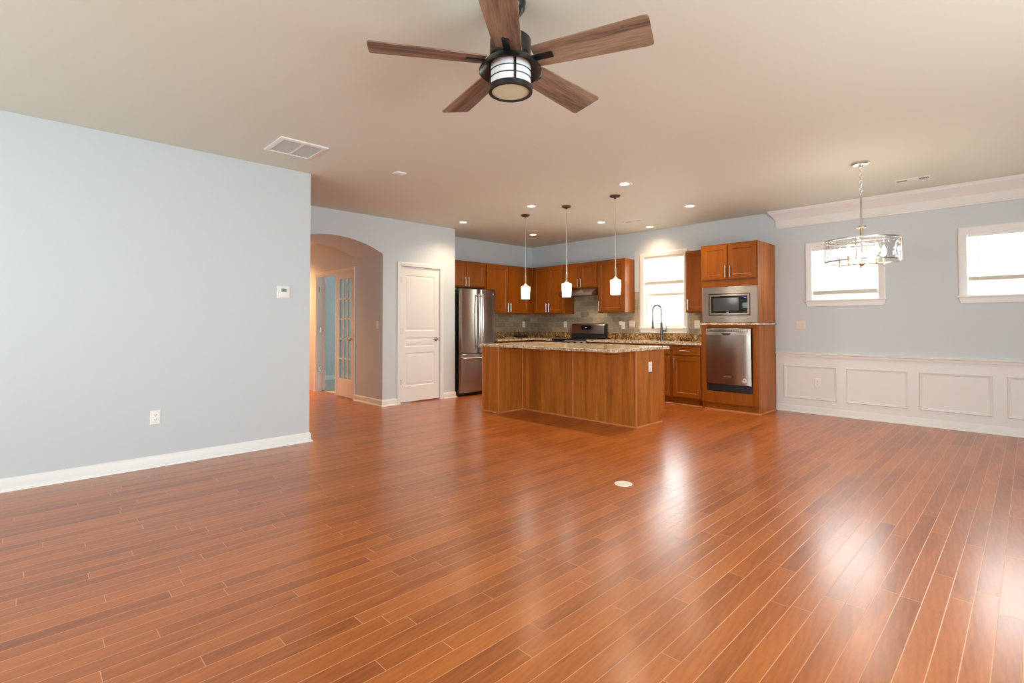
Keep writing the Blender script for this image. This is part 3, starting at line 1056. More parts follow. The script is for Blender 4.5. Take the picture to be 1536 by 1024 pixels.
# microwave with its wide steel trim kit
mwd = TD + 0.019
M = thing('microwave', 'built-in black and steel microwave with wide steel surround', 'microwave', tuple(WW(-2.86, TD, 1.204)))
MX0, MX1, MZ0, MZ1 = -3.226, -2.482, 1.2045, 1.692
IX0, IX1, IZ0, IZ1 = -3.135, -2.575, 1.300, 1.600
tk = MB()
loops = []
for (a, b, c, e, d) in ((MX0, MX1, MZ0, MZ1, mwd), (MX0, MX1, MZ0, MZ1, mwd + 0.016), (MX0 + 0.004, MX1 - 0.004, MZ0 + 0.004, MZ1 - 0.004, mwd + 0.020),
                        (IX0, IX1, IZ0, IZ1, mwd + 0.020), (IX0, IX1, IZ0, IZ1, mwd - 0.03)):
    loops.append([WW(a, d, c), WW(b, d, c), WW(b, d, e), WW(a, d, e)])
tk.poly(loops, True, False, False)
tk.build('trim_kit', 'steel', M, smooth=False)
MB().box(IX0 + 0.008, IX1 - 0.008, 0.25, mwd - 0.001, IZ0 + 0.008, IZ1 - 0.008, 0, WW).build('housing', 'black_plastic', M, smooth=False)
fz = MB()
fz.panel(WW, IX0 + 0.010, IX1 - 0.010, IZ0 + 0.010, IZ1 - 0.010, [(0, mwd), (0, mwd + 0.018), (0.003, mwd + 0.021), (0.024, mwd + 0.021), (0.024, mwd + 0.010)], fill=False, back=False)
fz.build('door_frame', 'steel', M, smooth=False)
dg = MB().box(IX0 + 0.034, IX1 - 0.034, mwd, mwd + 0.017, IZ0 + 0.034, IZ1 - 0.034, 0.001, WW).build('door_glass', 'black_glass', M)
MB().box(IX0 + 0.060, IX1 - 0.150, mwd + 0.017, mwd + 0.0175, IZ0 + 0.066, IZ1 - 0.060, 0, WW).build('viewing_window', 'oven_window', dg, smooth=False)
MB().box(IX1 - 0.082, IX1 - 0.050, mwd + 0.017, mwd + 0.0176, IZ1 - 0.066, IZ1 - 0.056, 0, WW).build('clock_display', 'display_violet', dg, smooth=False)
kp = MB()
for r in range(5):
    for c in range(3):
        kp.box(IX1 - 0.092 + c * 0.017, IX1 - 0.082 + c * 0.017, mwd + 0.017, mwd + 0.0176, IZ0 + 0.07 + r * 0.022, IZ0 + 0.082 + r * 0.022, 0, WW)
kp.build('keypad', 'oven_window', dg, smooth=False)
em = MB().box(-2.89, -2.862, mwd + 0.017, mwd + 0.0178, IZ0 + 0.040, IZ0 + 0.050, 0, WW)
em.build('emblem', 'nickel', dg, smooth=False)

# dishwasher in the tower
D = thing('dishwasher', 'stainless dishwasher raised in the cabinet tower under the granite ledge', 'dishwasher', tuple(WW(-2.87, 0.3, 0.262)))
MB().box(DWX0 + 0.012, DWX1 - 0.012, 0.06, TD - 0.004, 0.263, 1.128, 0, WW).build('tub', 'black_plastic', D, smooth=False)
MB().box(DWX0 + 0.008, DWX1 - 0.003, TD - 0.003, TD + 0.016, 0.264, 0.362, 0, WW).build('kick_plate', 'black_plastic', D, smooth=False)
dwp = []
dA, dB = DWX0 + 0.004, DWX1 - 0.010
zprof = [(0.366, 0.030), (0.370, 0.040), (0.55, 0.046), (0.80, 0.052), (1.035, 0.056), (1.04, 0.056)]
dd = MB()
loops = []
for z, d in zprof:
    lp = []
    for k in range(13):
        t = k / 12
        lp.append(WW(dA + (dB - dA) * t, TD + d + 0.010 * (1 - (2 * t - 1) ** 2) - (0.003 if k in (0, 12) else 0), z))
    lp += [WW(dB, TD, z), WW(dA, TD, z)]
    loops.append(lp)
dd.poly(loops)
ddo = dd.build('door', 'steel_smooth', D, angle=20)
cpn = MB()
loops = []
for z, d in ((1.0405, 0.056), (1.085, 0.054), (1.122, 0.046), (1.127, 0.040)):
    lp = []
    for k in range(13):
        t = k / 12
        lp.append(WW(dA + (dB - dA) * t, TD + d + 0.010 * (1 - (2 * t - 1) ** 2) - (0.003 if k in (0, 12) else 0), z))
    lp += [WW(dB, TD, z), WW(dA, TD, z)]
    loops.append(lp)
cpn.poly(loops)
cpo = cpn.build('control_panel', 'steel', D, angle=20)
MB().box(dA + 0.025, dB - 0.035, TD + 0.054, TD + 0.0655, 1.078, 1.114, 0.003, WW).build('control_strip', 'steel_dark', cpo)
cb = MB()
for k in range(6):
    cb.box(-2.80 + k * 0.028, -2.786 + k * 0.028, TD + 0.0655, TD + 0.0662, 1.090, 1.100, 0, WW)
cb.build('control_buttons', 'nickel', cpo, smooth=False)
pk = MB()
pts = [(-2.955, 1.062), (-2.815, 1.062), (-2.830, 1.045), (-2.860, 1.034), (-2.910, 1.034), (-2.940, 1.045)]
pk.poly([[WW(a, TD + 0.055, z) for a, z in pts], [WW(a, TD + 0.0675, z) for a, z in pts]])
pk.build('pocket_handle', 'black_plastic', ddo, smooth=False)
MB().box(-2.93, -2.83, TD + 0.040, TD + 0.0575, 0.468, 0.478, 0, WW).build('emblem', 'nickel', ddo, smooth=False)
stk = MB()
for r1, r2 in ((0.030, 0.027), (0.021, 0.012)):
    c = WW(-2.66, TD + 0.0475, 0.436)
    lo = [[c + Vector((r * math.cos(2 * PI * k / 24), -0.0008 * s, r * math.sin(2 * PI * k / 24))) for k in range(24)] for r, s in ((r1, 0), (r1, 1), (r2, 1), (r2, 0))]
    stk.poly(lo + [lo[0]], True, False, False)
stk.build('round_sticker', 'plastic_white', ddo)

# ------------------------------------------------------------------ refrigerator
FX = -6.491
F = thing('refrigerator', 'stainless french-door refrigerator with bottom freezer beside the pantry wall', 'refrigerator', (-6.8, 5.545, 0))
FY0, FY1, FYM = 5.142, 5.962, 5.553
MB().box(-7.13, FX - 0.070, FY0 + 0.004, FY1 - 0.004, 0.035, 1.755, 0.004).build('case', 'black_plastic', F)


def bulged(y0, y1, z0, z1, ya, yb, th=0.066, bow=0.022):
    mb = MB()
    loops = []
    n = 12
    prof = []
    for k in range(n + 1):
        y = y0 + (y1 - y0) * k / n
        t = (y - ya) / (yb - ya)
        d = bow * (1 - (2 * t - 1) ** 2) - bow
        if k in (0, n):
            d -= 0.006
        prof.append((FX + d, y))
    back = [(FX - th, y1), (FX - th, y0)]
    for z, s in ((z0, 0.004), (z0 + 0.004, 0), (z1 - 0.004, 0), (z1, 0.004)):
        loops.append([Vector((x - s, y, z)) for x, y in prof] + [Vector((x, y, z)) for x, y in back])
    return mb.poly(loops)


dl = bulged(FY0, FYM - 0.003, 0.702, 1.770, 5.04, 5.86, bow=0.022).build('door', 'steel_smooth', F, angle=25)
dr = bulged(FYM + 0.003, FY1, 0.702, 1.770, 5.04, 5.86, bow=0.022).build('door', 'steel_smooth', F, angle=25)
fd = bulged(FY0, FY1, 0.060, 0.690, 5.04, 5.86, bow=0.022).build('freezer_drawer', 'steel_smooth', F, angle=25)
for par, y in ((dl, FYM - 0.040), (dr, FYM + 0.040)):
    h = MB()
    pts = [Vector((FX + 0.045 + 0.018 * math.sin(PI * k / 16), y, 0.80 + 0.89 * k / 16)) for k in range(17)]
    h.tube(pts, 0.013, 12)
    for z in (0.83, 1.66):
        h.tube([(FX - 0.006, y, z), (FX + 0.048, y, z)], 0.011, 10)
    h.build('handle', 'chrome', par)
h = MB()
h.tube([Vector((FX + 0.045 + 0.014 * math.sin(PI * k / 12), FY0 + 0.045 + (FY1 - FY0 - 0.09) * k / 12, 0.625)) for k in range(13)], 0.015, 12)
for y in (FY0 + 0.075, FY1 - 0.075):
    h.tube([(FX - 0.012, y, 0.625), (FX + 0.05, y, 0.625)], 0.012, 10)
h.build('handle', 'chrome', fd)
em = MB()
em.lathe((FX - 0.0255, FY1 - 0.065, 1.70), [(0.017, 0.0), (0.017, 0.002), (0.014, 0.003)], 20, axis='X')
em.build('emblem', 'nickel', dr)
for y in (FY0 + 0.06, FY1 - 0.06):
    for x in (-7.06, FX - 0.12):
        MB().lathe((x, y, 0.0), [(0.02, 0.0), (0.02, 0.036)], 12).build('foot', 'black_plastic', F)
MB().box(FX - 0.09, FX - 0.072, FY0 + 0.01, FY1 - 0.01, 0.012, 0.056).build('base_grille', 'black_plastic', F, smooth=False)
for y in (FY0 + 0.06, FY1 - 0.06):
    MB().box(FX - 0.11, FX - 0.02, y - 0.035, y + 0.035, 1.756, 1.785, 0.004).build('hinge_cover', 'black_plastic', F)

# ------------------------------------------------------------------ range and hood
R = thing('range', 'black and stainless range with glass cooktop under the hood', 'stove', tuple(WW(-5.652, 0.33, 0)))
RX0, RX1 = -6.036, -5.270
MB().box(RX0, RX1, 0.035, 0.620, 0.02, 0.905, 0.003, WW).build('body', 'black_plastic', R)
MB().box(RX0, RX1, 0.09, 0.668, 0.906, 0.926, 0.005, WW).build('cooktop', 'black_glass', R)
for x, d, r in ((-5.83, 0.24, 0.08), (-5.48, 0.24, 0.08), (-5.83, 0.50, 0.10), (-5.48, 0.50, 0.10)):
    c = WW(x, d, 0.9262)
    lo = [[c + Vector((q * math.cos(2 * PI * k / 32), q * math.sin(2 * PI * k / 32), 0.0004)) for k in range(32)] for q in (r, r - 0.004)]
    MB().poly(lo, True, False, False).build('burner_ring', 'oven_window', R)
bg = MB()
bg.prism([(YW - 0.032, 0.927), (YW - 0.032, 1.188), (YW - 0.060, 1.192), (YW - 0.085, 1.160), (YW - 0.095, 0.927)], 'X', RX0, RX1)
bgo = bg.build('backguard', 'black_plastic', R, smooth=False)
bs = MB()
bs.poly([[Vector((x, y, z)) for x, (y, z) in ((RX0 + 0.004, p), (RX1 - 0.030, p))] for p in ((YW - 0.0625, 1.193), (YW - 0.0875, 1.160), (YW - 0.0955, 1.010), (YW - 0.090, 1.010), (YW - 0.0825, 1.158), (YW - 0.06, 1.189))], False, False, False)
bs.build('control_fascia', 'steel', bgo, smooth=False)
MB().box(-5.80, -5.585, YW - 0.101, YW - 0.086, 1.085, 1.150).build('display', 'black_glass', bgo, smooth=False)
MB().box(-5.71, -5.675, YW - 0.1016, YW - 0.101, 1.112, 1.128).build('clock_digits', 'display_violet', bgo, smooth=False)
od = MB().box(RX0 + 0.004, RX1 - 0.004, 0.621, 0.655, 0.20, 0.80, 0.004, WW).build('oven_door', 'steel', R)
MB().box(RX0 + 0.12, RX1 - 0.12, 0.655, 0.657, 0.32, 0.66, 0, WW).build('oven_glass', 'black_glass', od, smooth=False)
hh = MB()
hh.tube([WW(RX0 + 0.05, 0.70, 0.745), WW(RX1 - 0.05, 0.70, 0.745)], 0.012)
for x in (RX0 + 0.08, RX1 - 0.08):
    hh.tube([WW(x, 0.654, 0.745), WW(x, 0.70, 0.745)], 0.009)
hh.build('handle', 'chrome', od)
MB().box(RX0 + 0.004, RX1 - 0.004, 0.621, 0.65, 0.81, 0.90, 0.004, WW).build('front_panel', 'steel', R)
for k in range(5):
    kb = MB()
    kb.lathe(WW(RX0 + 0.10 + k * 0.142, 0.65, 0.855), [(0.022, 0.0), (0.021, -0.02), (0.018, -0.03)], 16, axis='Y')
    kb.build('knob', 'black_plastic', R)
MB().box(RX0 + 0.004, RX1 - 0.004, 0.621, 0.652, 0.05, 0.19, 0.004, WW).build('storage_drawer', 'steel', R)

HD = thing('range_hood', 'slim stainless under-cabinet range hood with lit lamps', 'range hood', tuple(WW(-5.65, 0.0, 1.82)))
hb = MB()
prof = [(0.012, 1.8205), (0.30, 1.8205), (0.46, 1.745), (0.48, 1.738), (0.48, 1.690), (0.470, 1.690), (0.465, 1.712), (0.03, 1.712), (0.012, 1.690)]
hb.poly([[WW(RX0 + 0.006, d, z) for d, z in prof], [WW(RX1 - 0.006, d, z) for d, z in prof]])
hb.build('canopy', 'steel', HD, smooth=False)
MB().box(RX0 + 0.03, RX1 - 0.03, 0.05, 0.45, 1.702, 1.7115, 0, WW).build('filter_panel', 'steel_dark', HD, smooth=False)
for x in (-5.60, -5.45):
    lm = MB()
    lm.lathe(WW(x, 0.40, 1.7015), [(0.026, 0.0), (0.024, -0.004)], 20)
    lm.build('lamp_lens', 'hood_glow', HD)
lamp('hood_light', 'SPOT', WW(-5.52, 0.36, 1.69), HD, 9.0, (1.0, 0.80, 0.52), spot_size=2.3, spot_blend=0.8, shadow_soft_size=0.03)

# ------------------------------------------------------------------ island
I = thing('kitchen_island', 'oak-panelled kitchen island with granite top and seating recess', 'island', (-4.2, 5.2, 0))
ix0, ix1 = -5.302, -3.172
ya, yb, yc = 4.605, 5.07, 5.706
bd = MB()
bd.prism([(ix0, ya), (-4.985, ya), (-4.985, yb), (ix1, yb), (ix1, 5.615), (ix0, 5.615)], 'Z', 0.0, 0.102)
bd.prism([(ix0, ya), (-4.985, ya), (-4.985, yb), (ix1, yb), (ix1, yc - 0.02), (ix0, yc - 0.02)], 'Z', 0.102, 0.878)
bd.build('panelled_base', 'island_wood', I, smooth=False)
MB().box(ix1, ix1 + 0.006, yb - 0.004, yc, 0.104, 0.878).box(ix1, ix1 + 0.006, yb - 0.004, 5.615, 0.0, 0.104).build('end_panel', 'island_wood', I, smooth=False)
for x, y in ((ix0, ya), (-4.985, ya), (-4.985, yb - 0.006), (-4.09, yb - 0.004), (ix1 + 0.004, yb - 0.004)):
    MB().box(x - 0.008, x + 0.008, y - 0.006, y + 0.008, 0.0, 0.8785, 0.002).build('corner_bead', 'island_trim', I)
sm = MB()
segs = [((ix0 - 0.008, ya), (-4.985 + 0.014, ya), (0, -1)), ((-4.985, ya), (-4.985, yb), (1, 0)), ((-4.985, yb), (ix1 + 0.014, yb), (0, -1)), ((ix1 + 0.006, yb - 0.012), (ix1 + 0.006, 5.63), (1, 0))]
for p, q, n in segs:
    sm.poly([[Vector((a[0] + n[0] * d, a[1] + n[1] * d, z)) for d, z in shoe] for a in (p, q)])
sm.build('shoe_moulding', 'island_trim', I)
for k in range(4):
    xa = ix0 + 0.02 + k * 0.527
    MB().panel(lambda u_, d, z: Vector((u_, yc - 0.02 + d, z)), xa, xa + 0.515, 0.125, 0.86, DP).build('door', 'cabinet_wood', I, angle=12)
top = MB()
tp = [(-5.36, 4.592), (-3.13, 4.592), (-3.13, 5.772), (-5.36, 5.772)]


def inset(pl, s):
    cx = sum(p[0] for p in pl) / 4
    cyy = sum(p[1] for p in pl) / 4
    return [(p[0] - math.copysign(s, p[0] - cx), p[1] - math.copysign(s, p[1] - cyy)) for p in pl]


top.poly([[Vector((*p, z)) for p in inset(tp, s)] for s, z in ((0.005, 0.8795), (0.0, 0.884), (0.0, 0.909), (0.006, 0.915))])
top.build('granite_top', 'granite', I, smooth=False)

# ------------------------------------------------------------------ outlets, switches, thermostat


def plate(name, label, cat, m, u, z, w=0.074, h=0.118, kind='outlet', mat='plastic_white', gangs=1, group=None, d=0.0):
    mm = shift(m, d)
    P = thing(name, label, cat, tuple(mm(u, 0, z)), group)
    MB().panel(mm, u - w / 2, u + w / 2, z - h / 2, z + h / 2, [(0, 0.0005), (0, 0.003), (0.004, 0.006), (0.008, 0.0065)]).build('cover_plate', mat, P, smooth=False)
    for g in range(gangs):
        uc = u + (g - (gangs - 1) / 2) * 0.046
        if kind == 'outlet':
            for dz in (-0.020, 0.020):
                rc = MB()
                pts = [(uc + 0.0165 * math.cos(2 * PI * k / 16), z + dz + max(-0.0125, min(0.0125, 0.0165 * math.sin(2 * PI * k / 16)))) for k in range(16)]
                rc.poly([[mm(a, 0.0066, b) for a, b in pts], [mm(a, 0.0084, b) for a, b in pts]])
                ro = rc.build('receptacle', mat, P, smooth=False)
                sl = MB()
                sl.box(uc - 0.0075, uc - 0.0050, 0.0084, 0.0088, z + dz - 0.002, z + dz + 0.007, 0, mm).box(uc + 0.0050, uc + 0.0075, 0.0084, 0.0088, z + dz - 0.002, z + dz + 0.007, 0, mm)
                sl.lathe(mm(uc, 0.0086, z + dz - 0.0075), [(0.0028, -0.0003), (0.0028, 0.0003)], 8, axis='Y' if abs((mm(0, 1, 0) - mm(0, 0, 0)).y) > 0.5 else 'X')
                sl.build('slots', 'slot_dark', ro, smooth=False)
        elif kind == 'switch':
            MB().box(uc - 0.016, uc + 0.016, 0.0066, 0.0082, z - 0.033, z + 0.033, 0.0008, mm).build('switch_frame', mat, P)
            rk = MB()
            rk.poly([[mm(uc - 0.014, e, q), mm(uc + 0.014, e, q)] for q, e in ((z - 0.030, 0.0083), (z - 0.030, 0.0096), (z, 0.0100), (z + 0.030, 0.0122), (z + 0.030, 0.0083))], False, False, False)
            rk.build('rocker', mat, P, smooth=False)
    return P


plate('wall_outlet', 'white duplex outlet low on the left wall', 'outlet', LW, 0.835, 0.413)
plate('wall_outlet', 'white outlet set inside a wainscot panel at lower right', 'outlet', WW, -1.976, 0.411, d=0.0045)
plate('light_switch', 'two-gang white switch on the wall beside the cabinet tower', 'light switch', WW, -2.170, 1.172, 0.122, 0.122, 'switch', 'plastic_almond', 2)
plate('light_switch', 'white light switch inside the arch opening', 'light switch', jamb_m, -6.72, 1.18, kind='switch')
plate('wall_outlet', 'white outlet in the tile left of the range', 'outlet', WW, -6.256, 1.178, d=0.0105)
plate('wall_outlet', 'white outlet in the tile above the router', 'outlet', FW, 7.29, 1.178, d=0.0105)
plate('light_switch', 'two-gang almond switch in the tile left of the sink window', 'light switch', WW, -4.775, 1.185, 0.115, 0.118, 'switch', 'plastic_almond', 2, d=0.0105)
po = plate('wall_outlet', 'white outlet with plugged-in adapter, in the tile right of the range', 'outlet', WW, -4.952, 1.160, d=0.0105)
ad = MB()
ad.box(-5.012, -4.965, 0.018, 0.052, 1.165, 1.235, 0.006, WW)
tag(ad.build('plug_adapter', 'plastic_white', loc=tuple(WW(-4.985, 0.018, 1.165))), 'small white plug-in adapter stuck in the backsplash outlet beside the range', 'adapter')
plate('wall_outlet', 'white outlet in the tile right of the sink window', 'outlet', WW, -3.615, 1.178, 0.09, 0.122, d=0.0105)
plate('wall_outlet', 'white outlet on the end panel of the island', 'outlet', on_x(ix1 + 0.006), 5.372, 0.681)
plate('wall_outlet', 'white outlet on the wall of the room beyond the double doors', 'outlet', on_x(XE), 4.632, 0.36)
th = thing('thermostat', 'square white thermostat with grey screen on the left wall', 'thermostat', tuple(LW(1.872, 0, 1.51)))
MB().box(1.808, 1.936, 0.0005, 0.006, 1.448, 1.572, 0.003, LW).build('wall_plate', 'plastic_white', th)
bo = MB().box(1.820, 1.924, 0.006, 0.024, 1.456, 1.564, 0.006, LW).build('body', 'plastic_white', th)
MB().box(1.845, 1.899, 0.024, 0.0246, 1.512, 1.546, 0, LW).build('screen', 'display_grey', bo, smooth=False)
dg_ = MB()
for a in (1.858, 1.868, 1.880):
    dg_.box(a, a + 0.006, 0.0246, 0.0249, 1.520, 1.538, 0, LW)
dg_.build('digits', 'slot_dark', bo, smooth=False)

# ------------------------------------------------------------------ ceiling fittings
ceil_m = lambda x, y, z: Vector((x, y, H - z))


def recessed():
    T = thing('recessed_light', '', 'ceiling light', (0, 0, H), 'recessed kitchen downlights')
    MB().lathe((0, 0, H), [(0.084, -0.0005), (0.084, -0.004), (0.074, -0.007), (0.056, -0.005), (0.047, -0.0008)], 32, False).build('trim_ring', 'trim_white', T)
    MB().lathe((0, 0, H), [(0.047, -0.0006), (0.046, -0.0025), (0.025, -0.004), (0.001, -0.0045)], 32).build('lens', 'recessed_glow', T)
    lamp('downlight', 'SPOT', (0, 0, H - 0.012), T, 72.0, (1.0, 0.78, 0.51), spot_size=2.5, spot_blend=0.9, shadow_soft_size=0.06)
    return T


rl = recessed()
spots = [((-6.04, 4.85), 'glowing recessed downlight nearest the pantry door'),
         ((-4.584, 4.83), 'glowing recessed downlight between the first and second pendants'),
         ((-6.05, 6.42), 'glowing recessed downlight nearest the kitchen corner'),
         ((-4.586, 6.385), 'glowing recessed downlight between the second and third pendant rods'),
         ((-3.129, 4.80), 'glowing recessed downlight nearest the camera, above the third pendant'),
         ((-3.123, 6.334), 'glowing recessed downlight in front of the cabinet tower'),
         ((-4.259, 7.25), 'glowing recessed downlight close above the sink window'),
         ((-9.7, 2.95), 'added, unseen recessed downlight that warms the hall behind the arch')]
for k, ((x, y), lb) in enumerate(spots):
    o = rl if k == 0 else dup(rl)
    o.location = (x, y, H)
    o['label'] = lb
    if k == 6:                               # the dimmer, warmer fitting close to the sink-window wall
        for ch_ in o.children:
            if ch_.type == 'LIGHT':
                ch_.data = ch_.data.copy()
                ch_.data.energy = 34.0
                ch_.data.color = (1.0, 0.66, 0.40)
for ch_ in o.children:                       # hall fitting is added out of view; its strong warm lamp makes the hall glow
    if ch_.type == 'LIGHT':
        ch_.data = ch_.data.copy()
        ch_.data.energy = 520.0
        ch_.data.color = (1.0, 0.56, 0.26)


def pendant():
    T = thing('pendant_light', '', 'pendant light', (0, 0, H), 'pendants above the island')
    MB().lathe((0, 0, H), [(0.062, -0.0005), (0.062, -0.010), (0.052, -0.020), (0.016, -0.026), (0.010, -0.040)], 28).build('canopy', 'dark_bronze', T)
    MB().tube([(0, 0, H - 0.038), (0, 0, 1.86)], 0.0048, 8).build('rod', 'nickel', T)
    MB().lathe((0, 0, 0), [(0.0065, 1.875), (0.0095, 1.87), (0.0095, 1.765), (0.014, 1.755), (0.030, 1.735), (0.034, 1.727)], 20).build('socket_cap', 'nickel', T)
    MB().lathe((0, 0, 0), [(0.034, 1.7265), (0.056, 1.720), (0.0635, 1.710), (0.0625, 1.700), (0.060, 1.64), (0.056, 1.546), (0.053, 1.546), (0.050, 1.60), (0.04, 1.68)], 32).build('glass_shade', 'pendant_glow', T)
    return T


pn = pendant()
for k, (x, lb) in enumerate(((-5.014, 'lit white-shaded pendant farthest from the camera, before the corner cabinets'),
                             (-4.260, 'lit white-shaded pendant in the middle, before the range hood'),
                             (-3.499, 'lit white-shaded pendant nearest the camera, before the cabinet beside the sink window'))):
    o = pn if k == 0 else dup(pn)
    o.location = (x, 5.158, H)
    o['label'] = lb

# chandelier
CX, CY = -1.131, 5.808
C = thing('chandelier', 'drum chandelier with rippled glass and five lit candle bulbs', 'chandelier', (CX, CY, H))
MB().lathe((CX, CY, H), [(0.075, -0.0005), (0.075, -0.012), (0.066, -0.022), (0.02, -0.026), (0.012, -0.045)], 28).build('canopy', 'nickel', C)
ch = MB()
zt = H - 0.04
k = 0
while zt > 2.445:
    ring = []
    for a in range(12):
        t = 2 * PI * a / 12
        w, hgt = 0.011 * math.cos(t), 0.021 * math.sin(t)
        ring.append((CX + (w if k % 2 == 0 else 0), CY + (0 if k % 2 == 0 else w), zt - 0.018 + hgt))
    ch.tube(ring, 0.0025, 6, closed=True)
    zt -= 0.034
    k += 1
ch.build('chain', 'nickel', C)
MB().tube([(CX, CY, 2.45), (CX, CY, 1.79)], 0.0075, 10).build('rod', 'nickel', C)
MB().lathe((CX, CY, 0), [(0.012, 2.135), (0.040, 2.128), (0.040, 2.116), (0.014, 2.108), (0.014, 2.0)], 24).build('collar', 'bronze_warm', C)
DR = 0.303
for z in (1.985, 1.782):
    lo = [[Vector((CX + r * math.cos(2 * PI * k / 64), CY + r * math.sin(2 * PI * k / 64), zz)) for k in range(64)] for r, zz in ((DR + 0.004, z), (DR + 0.004, z + 0.014), (DR - 0.005, z + 0.014), (DR - 0.005, z))]
    MB().poly(lo + [lo[0]], True, False, False).build('rim_band', 'nickel', C)
lo = [[Vector((CX + DR * math.cos(2 * PI * k / 64), CY + DR * math.sin(2 * PI * k / 64), zz)) for k in range(64)] for zz in (1.795, 1.988)]
MB().poly(lo, True, False, False).build('glass_drum', 'ripple_glass', C)
for k in range(4):
    a = 2 * PI * k / 4 + 0.05
    c, s = math.cos(a), math.sin(a)
    MB().tube([(CX + (DR + 0.003) * c, CY + (DR + 0.003) * s, 1.785), (CX + (DR + 0.003) * c, CY + (DR + 0.003) * s, 1.997)], 0.005, 8).build('strap', 'bronze_warm', C)
sp = MB()
for k in range(4):
    a = 2 * PI * k / 4 + 0.05
    sp.tube([(CX + 0.012 * math.cos(a), CY + 0.012 * math.sin(a), 1.992), (CX + (DR - 0.002) * math.cos(a), CY + (DR - 0.002) * math.sin(a), 1.992)], 0.003, 6)
sp.build('top_spokes', 'nickel', C)
MB().lathe((CX, CY, 0), [(0.004, 1.742), (0.014, 1.746), (0.018, 1.758), (0.034, 1.764), (0.034, 1.780), (0.012, 1.79)], 20).build('hub', 'bronze_warm', C)
for k in range(5):
    a = 2 * PI * k / 5 + 0.55
    c, s = math.cos(a), math.sin(a)
    ex, ey = CX + 0.185 * c, CY + 0.185 * s
    ar_ = MB()
    ar_.tube([(CX + 0.02 * c, CY + 0.02 * s, 1.772), (CX + 0.10 * c, CY + 0.10 * s, 1.764), (ex, ey, 1.764)], 0.005, 8)
    ar_.lathe((ex, ey, 0), [(0.004, 1.746), (0.011, 1.752), (0.013, 1.770), (0.011, 1.772), (0.011, 1.835), (0.008, 1.838)], 14)
    ao = ar_.build('arm', 'bronze_warm', C)
    MB().lathe((ex, ey, 0), [(0.008, 1.8385), (0.020, 1.860), (0.022, 1.876), (0.015, 1.908), (0.003, 1.94)], 14).build('bulb', 'bulb_glow', ao)
lamp('chandelier_light', 'POINT', (CX, CY, 1.90), C, 8.0, (1.0, 0.85, 0.68), shadow_soft_size=0.15)


def vent(name, label, cat, x0, x1, y0, y1, sections, along):
    T = thing(name, label, cat, ((x0 + x1) / 2, (y0 + y1) / 2, H))
    loops = []
    for ins, d in ((0, 0.0005), (0.002, 0.005), (0.018, 0.009), (0.022, 0.009), (0.022, 0.001)):
        loops.append([Vector((x0 + ins, y0 + ins, H - d)), Vector((x1 - ins, y0 + ins, H - d)), Vector((x1 - ins, y1 - ins, H - d)), Vector((x0 + ins, y1 - ins, H - d))])
    MB().poly(loops, True, False, False).build('frame', 'trim_white', T, smooth=False)
    MB().box(x0 + 0.022, x1 - 0.022, y0 + 0.022, y1 - 0.022, H - 0.0016, H - 0.0008).build('duct_backing', 'vent_dark', T, smooth=False)  # flat dark sheet, painted in for the shade inside the duct
    lv = MB()
    w3 = (x1 - x0 - 0.044) / 3
    xa, xb = x0 + 0.022 + w3, x1 - 0.022 - w3
    y = y0 + 0.028
    while y < y1 - 0.030:
        lv.poly([[Vector((x, y, H - 0.0018)), Vector((x, y + 0.009, H - 0.0085)), Vector((x, y + 0.0102, H - 0.0080)), Vector((x, y + 0.0012, H - 0.0018))] for x in (xa, xb)])
        y += 0.010
    for x_s, x_e, tx in ((x0 + 0.026, xa - 0.008, 0.009), (xb + 0.008, x1 - 0.026, -0.001)):
        x = x_s
        while x < x_e:
            lv.poly([[Vector((x, yy, H - 0.0018)), Vector((x + tx, yy, H - 0.0085)), Vector((x + tx + 0.0012, yy, H - 0.0085)), Vector((x + 0.0012, yy, H - 0.0018))] for yy in (y0 + 0.022, y1 - 0.022)])
            x += 0.010 if tx > 0 else 0.017
    for x in (xa - 0.004, xb):
        lv.box(x, x + 0.004, y0 + 0.02, y1 - 0.02, H - 0.0092, H - 0.0018)
    lv.build('louvres', 'trim_white', T, smooth=False)


T = thing('return_grille', 'large square white return-air grille on the ceiling by the left wall', 'vent', (-4.49, 1.73, H))
x0, x1, y0_, y1_ = -4.70, -4.28, 1.53, 1.935
loops = []
for ins, d in ((0, 0.0005), (0.002, 0.012), (0.024, 0.016), (0.034, 0.016), (0.034, 0.001)):
    loops.append([Vector((x0 + ins, y0_ + ins, H - d)), Vector((x1 - ins, y0_ + ins, H - d)), Vector((x1 - ins, y1_ - ins, H - d)), Vector((x0 + ins, y1_ - ins, H - d))])
MB().poly(loops, True, False, False).build('frame', 'trim_white', T, smooth=False)
MB().box(x0 + 0.034, x1 - 0.034, y0_ + 0.034, y1_ - 0.034, H - 0.0016, H - 0.0008).build('duct_backing', 'ceiling_paint', T, smooth=False)
lv = MB()
x = x0 + 0.04
while x < x1 - 0.045:
    lv.poly([[Vector((x, y, H - 0.002)), Vector((x + 0.011, y, H - 0.013)), Vector((x + 0.0122, y, H - 0.0125)), Vector((x + 0.0015, y, H - 0.002))] for y in (y0_ + 0.034, y1_ - 0.034)])
    x += 0.013
lv.box(x0 + 0.03, x1 - 0.03, (y0_ + y1_) / 2 - 0.008, (y0_ + y1_) / 2 + 0.008, H - 0.0145, H - 0.002)
lv.build('louvres', 'trim_white', T, smooth=False)

